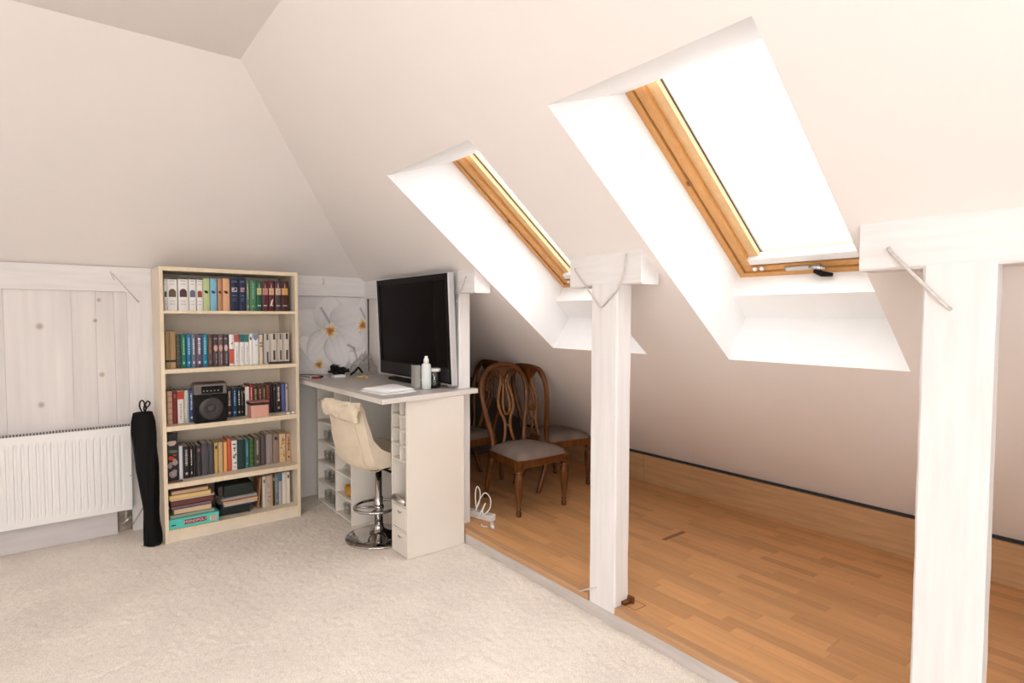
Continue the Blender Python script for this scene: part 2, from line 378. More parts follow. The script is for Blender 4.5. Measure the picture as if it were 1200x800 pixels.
def near(it):
    d = math.hypot(it[0], it[1]); ang = math.degrees(math.atan2(it[0], it[1])) - 38.06
    hid = abs(ang) > 43 or it[1] < 0.3 or (it[1] > 4.3)
    return d + (20 if hid else 0)
items.sort(key=near)
for n_, (x, yc, k) in enumerate(items):
    if n_ < 296:
        o = bpy.data.objects.new('strip', strip_me[k]); COL.objects.link(o); o.parent = rf; o.location = (x-2.22, yc, R.uniform(-0.0003, 0.0))
    else: rest.box(x-SW/2+.0003, x+SW/2-.0003, yc-lens[k]/2+.0003, yc+lens[k]/2-.0003, ZP-.009, ZP-.0003)
MB().box(3.16, 3.40, 2.345, 2.378, ZP-.002, ZP+.0005).build('dark_floor_patch', mat('dark_patch_brown', (0.27, 0.12, 0.05), 0.4, 0.35, var=0.15, vscale=(6, 40, 20)), rf, label='short darker patch across the floor strips')  # thin darker patch laid over the strips
st = rest.build('far_strips', M_STRIP, rf); st['kind'] = 'stuff'
MB().box(2.2625, 4.33, YR, -0.1, ZP-.009, ZP).build('boarding', M_STRIP, rf)
# skirting boards under the slope
bs = sgroup('baseboard_right', (4.16, 0, ZP))
for ya, yb_ in ((YR, 0.9), (0.9, 3.33), (3.33, YB)):
    MB().box(4.150, 4.172, ya+.001, yb_-.001, ZP, 0.352).build('plank', M_SKIRT, bs, bevel=0.0015)
struct(MB().box(4.19, 4.20, YR, YB, 0.0, 0.40).build('wall_right', mat('gap_painted_shade', (0.05, 0.045, 0.045), 0.9, 0.1)))  # near-black colour stands for the shade in the gap above the skirting

# ------------------------------------------------------------------ roof windows
BX, BZ = 2.03, 2.637; LW = 1.274; AD = Vector((0.7847, 0, -0.6199)); ND = Vector((0.6199, 0, 0.7847))
UP = 0.17
def wpt(a, y, n): return tuple(Vector((BX, y, BZ)) + AD*a + ND*n)
def wbox(m, a0, a1, y0, y1, n0, n1, mi=0):
    return m.hexa([wpt(a0,y0,n0), wpt(a1,y0,n0), wpt(a1,y1,n0), wpt(a0,y1,n0), wpt(a0,y0,n1), wpt(a1,y0,n1), wpt(a1,y1,n1), wpt(a0,y1,n1)], mi)
def wring(m, ya, yb, i0, i1, n0, n1, bot0=None, bot1=None, mi=0):
    """four mitred-looking bars between inset i0 and i1 (the bottom bar may sit elsewhere)"""
    b0 = i0 if bot0 is None else bot0; b1 = i1 if bot1 is None else bot1
    wbox(m, i0-UP, i1-UP, ya+i0, yb-i0, n0, n1, mi); wbox(m, LW-b1, LW-b0, ya+i0, yb-i0, n0, n1, mi)
    wbox(m, i1-UP, LW-b1, ya+i0, ya+i1, n0, n1, mi); wbox(m, i1-UP, LW-b1, yb-i1, yb-i0, n0, n1, mi)
for n_, (ya, yb) in enumerate(WIN):
    wn = sgroup('window_%d' % (n_+1), (BX, (ya+yb)/2, BZ))
    wn['label'] = ['large near roof window with pine frame and handle', 'far pine framed roof window behind the middle post'][n_]
    A, B, C, D, E, F = WA, (BX, BZ), (3.03, 1.847), (2.945, 1.738), (3.09, 1.614), WF
    m = MB(); poly = [A, B, C, D, E, F]
    for y in (ya, yb): m.add([(p[0], y, p[1]) for p in poly], [(0,1,2,3,4,5)])
    for i in (0, 2, 3, 4): p, q = poly[i], poly[i+1]; m.quad((p[0],ya,p[1]), (q[0],ya,q[1]), (q[0],yb,q[1]), (p[0],yb,p[1]))
    m.build('reveal', M_REVEAL, wn)
    m = MB(); wring(m, ya, yb, -0.02, 0.034, -0.004, 0.12, -0.02, 0.030); m.build('frame', M_PINE, wn, bevel=0.002)
    m = MB(); wring(m, ya, yb, 0.034, 0.043, 0.022, 0.12, 0.030, 0.036); m.build('groove', M_PINED, wn)
    m = MB(); wring(m, ya, yb, 0.043, 0.090, 0.004, 0.09, 0.036, 0.072); m.build('sash', M_PINE, wn, bevel=0.004, seg=2)
    m = MB(); wring(m, ya, yb, 0.090, 0.146, 0.030, 0.09, 0.072, 0.110); m.build('sash_inner_rail', M_PINE2, wn, bevel=0.002)
    m = MB(); wring(m, ya, yb, 0.146, 0.152, 0.060, 0.068, 0.110, 0.1145); m.build('gasket', M_GASKET, wn)
    m = MB(); wbox(m, 0.10-UP, LW-0.10, ya+.10, yb-.10, 0.066, 0.072); m.build('pane', M_GLASS, wn)
    m = MB(); wbox(m, LW-0.128, LW-0.080, ya+.085, yb-.085, 0.006, 0.06); m.build('ventilation_bar', M_WHITE, wn, bevel=0.004, label='white bar across the bottom of the sash')
    yc = (ya+yb)/2
    m = MB()
    for dy in (0.115, 0.155): m.lathe([(0.011, 0), (0.012, 0.012), (0.006, 0.018)], (0,0,0), 10)
    m.v = [tuple(Vector(wpt(LW-0.066, yb-(0.115 if i < 30 else 0.155), -0.002)) + Vector((p[0]*AD.x, p[1], p[0]*AD.z)) - ND*p[2]) for i, p in enumerate(m.v)]
    m.build('knob', M_WHITE, wn)
    m = MB(); wbox(m, LW-0.064, LW-0.036, yc-0.02, yc+0.16, -0.012, 0.006); h = m.build('handle_plate', M_STEEL, wn, bevel=0.003)
    m = MB(); m.tube([wpt(LW-.05, yc-.0, -.012), wpt(LW-.052, yc-.004, -.035), wpt(LW-.035, yc-.03, -.042), wpt(LW-.02, yc-.075, -.038)], [0.013, 0.016, 0.015, 0.009], 10)
    m.build('handle', M_BLACK, h)
    m = MB(); m.tube([wpt(LW-.062, yc+.03, -.014), wpt(LW-.068, yc+.0, -.03), wpt(LW-.06, yc-.05, -.03)], 0.009, 8); m.build('latch', M_CHROME, h)
    m = MB(); wbox(m, 0.55, 0.575, yb-0.034, yb-0.026, -0.008, 0.002); m.build('hinge_pin', M_PINED, wn)

# ------------------------------------------------------------------ timber posts and purlins
def timber(m, x0, x1, y0, y1, z0, z1, axis, n=14, amp=0.004, seed=0):
    """hewn beam: box with slightly wavering, eased edges"""
    rr = random.Random(seed); rs = []
    L0, L1 = (z0, z1) if axis == 'z' else (y0, y1)
    b = 0.008
    for k in range(n+1):
        t = L0 + (L1-L0)*k/n
        d = [rr.uniform(-amp, amp) for _ in range(8)]
        if axis == 'z': a0, a1, c0, c1 = x0, x1, y0, y1
        else: a0, a1, c0, c1 = x0, x1, z0, z1
        ring = [(a0+b+d[0], c0), (a1-b+d[0], c0+d[1]), (a1, c0+b+d[1]), (a1+d[2], c1-b), (a1-b, c1+d[3]), (a0+b, c1+d[3]), (a0+d[4], c1-b), (a0+d[4], c0+b)]
        rs.append([(p, q, t) if axis == 'z' else (p, t, q) for p, q in ring])
    return m.rings(rs, smooth=False)
posts = [('white timber post at the right edge, thickest in view', 2.214, 2.285, 0.455, 0.645, 0.07),
         ('white timber post in the middle of the platform edge', 2.212, 2.325, 1.955, 2.14, 0.07),
         ('white timber post behind the television, beside the desk', 2.222, 2.318, 3.452, 3.62, 0.0)]
P = []
for k, (lab, x0, x1, y0, y1, z0) in enumerate(posts):
    t = thing('timber_post', lab, 'post', ((x0+x1)/2, (y0+y1)/2, z0), group='white timber posts')
    timber(MB(), x0, x1, y0, y1, z0, 1.79, 'z', 18, 0.0015, 11+k).build('shaft', M_TIMBER, t); P.append(t)
beams = [('white timber beam running out past the right edge', 2.219, 2.36, YR, 0.838, 31),
         ('short white timber beam on top of the middle post', 2.219, 2.355, 1.808, 2.311, 32),
         ('white timber beam ending above the television', 2.219, 2.352, 3.255, 5.09, 33)]
Bm = []
for lab, x0, x1, y0, y1, sd in beams:
    t = thing('timber_beam', lab, 'beam', ((x0+x1)/2, (y0+y1)/2, 1.785), group='white timber beams')
    timber(MB(), x0, x1, y0, y1, 1.785, 1.842, 'y', 8, 0.002, sd)
    m = MB(); n = max(6, int((y1-y0)/0.1)); rr = random.Random(sd); rs = []
    for k in range(n+1):
        y = y0 + (y1-y0)*k/n; e = [rr.uniform(-.003, .003) for _ in range(4)]
        rs.append([(x0+e[0], y, 1.790), (x0+.008, y, 1.783+e[1]), (x1-.008, y, 1.783+e[1]), (x1+e[2], y, 1.79), (x1+e[2], y, roofz(x1)+.01), (x0+e[0], y, roofz(x0)+.01)])
    m.rings(rs, smooth=False).build('log', M_BEAM, t); Bm.append(t)
# painted iron staples tying beams to posts
staple(P[1], [(2.214, 2.262, 1.885), (2.203, 2.255, 1.872), (2.205, 2.068, 1.672), (2.212, 2.062, 1.666)], 0.0045)
staple(P[1], [(2.214, 1.90, 1.935), (2.206, 1.897, 1.92), (2.204, 1.903, 1.85), (2.204, 1.94, 1.76), (2.206, 2.05, 1.672)], 0.0045)
staple(P[0], [(2.212, 0.745, 1.855), (2.20, 0.735, 1.84), (2.20, 0.575, 1.655), (2.212, 0.565, 1.645)], 0.006)
staple(P[2], [(2.212, 3.345, 1.90), (2.204, 3.35, 1.88), (2.206, 3.47, 1.72), (2.22, 3.48, 1.71)], 0.0045)
staple(P[1], [(2.20, 2.20, 0.100), (2.203, 2.17, 0.118), (2.212, 2.08, 0.166)], 0.004)
MB().box(2.262, 2.328, 1.928, 1.954, 0.107, 0.125).box(2.312, 2.33, 1.918, 1.956, 0.107, 0.14).build('base_block', M_MAHOG, P[1], bevel=0.002, label='small brown wood blocks at the foot')
m = MB()
for a in ((2.275, 2.36, 1.868, 1.871), (2.275, 2.278, 1.868, 1.93), (2.357, 2.36, 1.868, 1.95)): m.box(a[0], a[1], a[2], a[3], ZP-.001, ZP+.0006)
m.build('floor_cutout', M_MAHOD, rf)
# partition closing the storage behind the desk; lower part coloured dark for the shade
struct(MB().box(2.275, 2.292, 3.62, YB, 1.06, 1.784).build('wall_partition', M_WALL))
struct(MB().box(2.272, 2.295, 3.60, YB, 0.0, 1.06).build('wall_partition_lower', mat('partition_painted_shade', (0.11, 0.095, 0.085), 0.8, 0.15)))

# ------------------------------------------------------------------ radiator on the back wall
def radiator():
    t = thing('radiator', 'white ribbed panel radiator on the wall under the boarded panel', 'radiator', (-0.3, 5.02, 0.19))
    x0, x1, z0, z1, yf = -1.05, 0.357, 0.187, 0.808, 5.015
    # ribbed front: each groove is a shallow channel with tapered ends
    prof = []; x = x0 + 0.03
    while x < x1 - 0.045:
        prof += [(x, 0), (x+.006, 0), (x+.011, 1), (x+.023, 1), (x+.028, 0)]; x += 0.0393
    prof = [(x0, 0)] + prof + [(x1, 0)]
    zs = [(z0, 0), (z0+.035, 0), (z0+.075, 1), (z1-.085, 1), (z1-.05, 0), (z1-.012, 0)]
    m = MB(); m.grid([[(px, yf + 0.007*g*k, z) for px, g in prof] for z, k in zs], 0, False)
    m.box(x0, x1, yf+.0005, yf+.02, z1-.0125, z1-.001); m.box(x0, x1, yf+.008, yf+.02, z0, z1-.012)
    m.build('front_panel', M_RADI, t)
    MB().box(x0, x1, yf+.05, yf+.06, z0, z1-.01).build('rear_panel', M_RADI, t)
    MB().box(x1-.004, x1+.001, yf+.0, yf+.075, z0+.002, z1-.001).build('side_cover', M_RADI, t)
    m = MB(); x = x0 + .01
    while x < x1 - .01:
        m.box(x, x+.0085, yf+.05, yf+.058, z1-.012, z1+.009); x += 0.0175
    g = m.build('top_grille', mat('grille_teeth', (.16, .15, .145), .6, .3), t); g['kind'] = 'stuff'
    MB().box(x0+.004, x1-.006, yf+.022, yf+.049, z0+.02, z1-.03).build('fins', mat('dark_fins', (.10, .095, .09), .6, .2), t)
    m = MB().tube([(0.315, 5.07, 0.19), (0.315, 5.07, 0.085), (0.315, 5.125, 0.075)], 0.009, 8)
    m.tube([(0.29, 5.055, 0.075), (0.345, 5.055, 0.125)], 0.012, 8).tube([(0.335, 5.05, 0.03), (0.375, 5.045, 0.10), (0.42, 5.06, 0.17)], 0.005, 6)
    m.build('valve_pipes', M_STEEL, t, label='small metal valve and pipes at the lower right corner')
    MB().disc((0.345, 5.012, 0.44), 0.006, th=0.003).build('vent_plug', M_STEEL, t)
radiator()

# ------------------------------------------------------------------ black cloth bag standing beside the bookcase
def cloth_bag():
    t = thing('cloth_bag', 'tall limp black cloth bag with looped cord handle, between radiator and bookcase', 'bag', (0.43, 4.8, 0))
    # rows: z, centre x, centre y, half width, half depth
    rows = [(0.003, .446, 4.69, .052, .045), (0.05, .446, 4.70, .053, .048), (.12, .443, 4.715, .051, .045), (.24, .441, 4.735, .049, .04), (.38, .434, 4.76, .056, .043),
            (.52, .428, 4.785, .067, .045), (.66, .424, 4.81, .072, .045), (.78, .424, 4.83, .073, .043), (.86, .424, 4.845, .069, .038), (.925, .424, 4.86, .056, .028), (.93, .424, 4.86, .04, .015)]
    rs = []; n = 28
    for j in range(41):
        q = j/40*(len(rows)-1); i = min(int(q), len(rows)-2); fr = q-i
        z, cx, cy, a, b = [rows[i][k]*(1-fr)+rows[i+1][k]*fr for k in range(5)]
        ring = []
        for k in range(n):
            an = 2*math.pi*k/n
            w_ = 1 + 0.10*math.sin(3*an+z*5) + 0.07*math.sin(7*an-z*9) + 0.05*mnoise.noise((math.cos(an)*2, math.sin(an)*2, z*7))
            ring.append((cx + a*w_*math.cos(an), cy + b*w_*math.sin(an), z))
        rs.append(ring)
    MB().rings(rs).build('body', M_BAG, t)
    m = MB()
    m.tube(spline([(.415, 4.855, .925), (.40, 4.852, .965), (.402, 4.85, 1.0), (.418, 4.85, 1.012), (.43, 4.85, .985), (.425, 4.853, .95), (.432, 4.855, .925)], 6), .0055, 7)
    m.tube(spline([(.43, 4.857, .925), (.442, 4.855, .955), (.458, 4.853, .975), (.462, 4.852, .99), (.45, 4.852, 1.003), (.436, 4.852, .985), (.438, 4.855, .945), (.428, 4.856, .93)], 6), .0055, 7)
    m.build('cord_loop', M_BLACKM, t)
    MB().tube(spline([(.44, 4.665, .02), (.455, 4.648, .012), (.48, 4.655, .01), (.492, 4.68, .02)], 6), .009, 7).build('hem', M_BAG, t)
cloth_bag()

# ------------------------------------------------------------------ bookcase
YF = 4.637
def bookcase():
    t = thing('bookcase', 'tall cream open bookcase with beech edges, five shelves full of books', 'bookcase', (0.987, 4.86, 0))
    x0, x1, y1 = 0.514, 1.459, 5.085; th = 0.023; H = 1.967
    for a, b in ((x0, x0+th), (x1-th, x1)):
        s = MB().box(a, b, YF+.0015, y1, 0, H).build('side_panel', M_BOOKC, t)
        MB().box(a, b, YF-.001, YF+.0016, 0, H).build('edging', M_BOOKE, s)
    a, b = x0+th, x1-th
    s = MB().box(a, b, YF+.004, y1, H-.028, H-.001).build('top_panel', M_BOOKC, t)
    MB().box(a, b, YF+.0015, YF+.0042, H-.028, H-.001).build('edging', M_BOOKE, s)
    for z, h in ((1.658, .021), (1.243, .029), (.836, .034), (.427, .036), (.093, .026)):
        s = MB().box(a, b, YF+.004, y1-.01, z-h, z).build('shelf', M_BOOKC, t)
        MB().box(a, b, YF+.0015, YF+.0042, z-h, z).build('edging', M_BOOKE, s)
    MB().box(a, b, YF+.012, YF+.03, 0, .067).build('plinth', M_BOOKC, t)
    MB().box(x0+.002, x1-.002, y1-.008, y1, .05, H-.002).build('back_panel', M_BOOKC, t)
bookcase()

def book(name, x0, x1, z0, h, yf, col, style, c2, lab, group, depth=0.165, lean=0.0, pages=True):
    t = thing(name, lab, 'book', ((x0+x1)/2, yf+depth/2, z0), group=group)
    wd = x1-x0; bt = min(0.003, wd*0.15); n = 7; col2 = flat(c2); M = flat(col, 0.5, 0.4)
    pts = [(x1, yf+depth), (x1-bt, yf+depth), (x1-bt, yf+.006), (x0+bt, yf+.006), (x0+bt, yf+depth), (x0, yf+depth)]
    sp = [(x0 + wd*i/(n-1), yf + .003 - .004*(1-(2*i/(n-1)-1)**2)) for i in range(n)]
    sh = lambda x, y, z: (x + lean*(z-z0), y, z)
    m = MB(); pts = pts + sp
    m.prism(pts, z0+.0006, z0+h, fn=sh)
    m.build('cover', M, t)
    if pages: MB().prism([(x0+bt, yf+.0065), (x1-bt, yf+.0065), (x1-bt, yf+depth-.004), (x0+bt, yf+depth-.004)], z0+.003, z0+h-.004, fn=sh).build('page_block', M_PAGE, t)
    if style == 'plain': return t
    rr = random.Random(lab); q = MB(); cx = (x0+x1)/2; yq = yf - .0014
    def qb(a, b, c, d, mi=0): q.add([sh(*p) for p in ((a,yq,c),(b,yq,c),(b,yq,d),(a,yq,d),(a,yq+.004,c),(b,yq+.004,c),(b,yq+.004,d),(a,yq+.004,d))], [(0,1,2,3),(0,4,5,1),(3,2,6,7),(0,3,7,4),(1,5,6,2)], mi)
    def dash(u0, u1, v, hh, mi=0):           # a broken line of print, unreadable at this size
        u = u0
        while u < u1:
            e = min(u1, u + rr.uniform(.003, .007)); qb(u, e, v, v+hh, mi); u = e + .0022
    def vdash(u, wd_, v0, v1, mi=0):
        v = v0
        while v < v1:
            e = min(v1, v + rr.uniform(.006, .016)); k = rr.uniform(.6, 1); qb(u-wd_*k/2, u+wd_*k/2, v, e, mi); v = e + rr.uniform(.003, .006)
    Z = lambda f: z0 + h*f
    mats = [col2]
    grey = flat((.42, .39, .37)); 
    if style == 'arch':
        mats = [col2, grey, flat((.05, .03, .025))]
        ww = wd*.36; pl = [(cx-ww, Z(.42))] + [(cx+ww, Z(.42))] + [(cx+ww*math.cos(a), Z(.56)+ww*1.15*math.sin(a)) for a in [math.pi*i/8 for i in range(9)]]
        q.add([(x, yq, z) for x, z in pl], [tuple(range(len(pl)))], 0)
        for f in (.90, .80, .28, .19): dash(cx-wd*.24, cx+wd*.24, Z(f), .006, 1)
        qb(x0+.001, x1-.001, Z(.965), Z(.998), 2)
    elif style == 'bird':
        mats = [col2]
        pl = [(cx+wd*.30*math.cos(a)-wd*.02, Z(.58)+.011*math.sin(a)+wd*.08*math.cos(a)*(-1 if rr.random() < 2 else 1)) for a in [2*math.pi*i/10 for i in range(10)]]
        q.add([(x, yq, z) for x, z in pl], [tuple(range(10))]); q.add([(cx-wd*.42, yq, Z(.64)), (cx-wd*.1, yq, Z(.60)), (cx-wd*.12, yq, Z(.56))], [(0,1,2)])
    elif style == 'emblem':
        qb(cx-wd*.3, cx+wd*.3, Z(.58), Z(.71)); mats = [col2, flat((.10,.12,.2)), flat(col)]
        for k in range(7): 
            u = cx + wd*rr.uniform(-.26, .2); v = Z(rr.uniform(.59, .67)); q.add([(u, yq-.0006, v), (u+.006, yq-.0006, v), (u+.006, yq-.0006, v+.008), (u, yq-.0006, v+.008)], [(0,1,2,3)], 2)
        qb(cx-wd*.3, cx+wd*.3, Z(.86), Z(.92), 1); qb(cx-wd*.25, cx+wd*.25, Z(.45), Z(.49), 1); dash(cx-wd*.22, cx+wd*.22, Z(.36), .007, 1); dash(cx-wd*.22, cx+wd*.22, Z(.30), .007, 1)
    elif style == 'title': vdash(cx, wd*.42, Z(.40), Z(.90)); qb(cx-wd*.18, cx+wd*.18, Z(.12), Z(.19))
    elif style in ('labelb', 'labelw'):
        mats = [col2, flat((.72,.66,.58)), flat((.25,.14,.06))]
        qb(x0+.003, x1-.003, Z(.54), Z(.76)); dash(cx-wd*.3, cx+wd*.3, Z(.66), .006, 2); dash(cx-wd*.3, cx+wd*.3, Z(.60), .004, 2)
        q.add([(cx-.004, yq, Z(.78)), (cx+.004, yq, Z(.78)), (cx, yq, Z(.95))], [(0,1,2)], 0)
        if style == 'labelw': q.add([(cx-.012, yq, Z(.18)), (cx+.002, yq, Z(.20)), (cx+.014, yq, Z(.42)), (cx-.004, yq, Z(.34))], [(0,1,2,3)], 1)
        dash(cx-wd*.3, cx+wd*.28, Z(.17), .008, 1)
    elif style == 'band':
        qb(x0+.0005, x1-.0005, Z(.175), Z(.235)); mats = [col2, flat(tuple(c*.72 for c in col))]
        for k in range(14): qb(x0+.002, x1-.002, Z(.30+.048*k), Z(.31+.048*k), 1)
    elif style == 'lines':
        for f in (.12, .3, .48, .66, .84): qb(x0+.001, x1-.001, Z(f), Z(f+.03))
    elif style == 'pic':
        mats = [col2, flat((.42,.32,.33))]
        pl = [(cx+wd*.40*math.cos(a), Z(.58)+.026*math.sin(a)) for a in [2*math.pi*i/10 for i in range(10)]]; q.add([(x, yq, z) for x, z in pl], [tuple(range(10))])
        vdash(cx+wd*.1, wd*.25, Z(.10), Z(.42), 1); dash(cx-wd*.3, cx+wd*.3, Z(.85), .012, 1)
    elif style == 'halfred': qb(x0+.0005, x1-.0005, Z(.08), Z(.54)); q.add([(cx-wd*.2, yq, Z(.7)), (cx+wd*.3, yq, Z(.78)), (cx+wd*.2, yq, Z(.68))], [(0,1,2)])
    elif style == 'topb':
        qb(x0+.0005, x1-.0005, Z(.745), Z(.992)); mats = [col2, grey]; vdash(cx, wd*.3, Z(.12), Z(.62), 1)
    elif style == 'topv':
        q.add([(x0+.002, yq, Z(.99)), (x1-.002, yq, Z(.99)), (x1-.003, yq, Z(.86)), (cx, yq, Z(.77)), (x0+.003, yq, Z(.86))], [(0,1,2,3,4)]); mats = [col2, grey]; dash(cx-wd*.1, cx+wd*.35, Z(.62), .006, 1)
    elif style == 'dot': qb(cx-wd*.25, cx+wd*.25, Z(.80), Z(.90))
    elif style == 'twoband': qb(cx-wd*.4, cx+wd*.4, Z(.70), Z(.735)); qb(cx-wd*.4, cx+wd*.4, Z(.60), Z(.635))
    elif style == 'marks':
        qb(cx-wd*.06, cx+wd*.26, Z(.78), Z(.985)); qb(cx-wd*.06, cx+wd*.26, Z(.06), Z(.40)); mats = [col2, flat(tuple(c*.7 for c in col))]; qb(x0+wd*.12, x0+wd*.2, Z(.02), Z(.98), 1)
    elif style == 'pattern':
        for k in range(16):
            u = cx + wd*rr.uniform(-.36, .14); v = Z(rr.uniform(.06, .9)); qb(u, u+wd*rr.uniform(.12, .3), v, v+rr.uniform(.004, .014))
    elif style == 'comic':
        mats = [flat(c) for c in ((.62,.45,.42), (.55,.06,.02), (.12,.16,.12), (.40,.30,.24), (.30,.25,.26))]
        for k, (u0, u1, v0, v1, mi) in enumerate(((.0,.85,.73,.86,0), (.1,.95,.58,.66,2), (.06,.6,.44,.53,1), (.4,.95,.33,.46,3), (.02,.45,.27,.40,4), (.15,.9,.06,.24,4), (.3,.7,.10,.20,3), (.5,.85,.52,.56,1))):
            a = [2*math.pi*i/9 for i in range(9)]; yk = yq - .0004*k
            q.add([(x0+wd*((u0+u1)/2+(u1-u0)/2*math.cos(w)*(1+.25*math.sin(3*w+k))), yk, Z((v0+v1)/2+(v1-v0)/2*math.sin(w)*(1+.2*math.cos(2*w+k)))) for w in a], [tuple(range(9))], mi)
    if q.f: q.build('spine_print', mats, t)['kind'] = 'stuff'
    return t
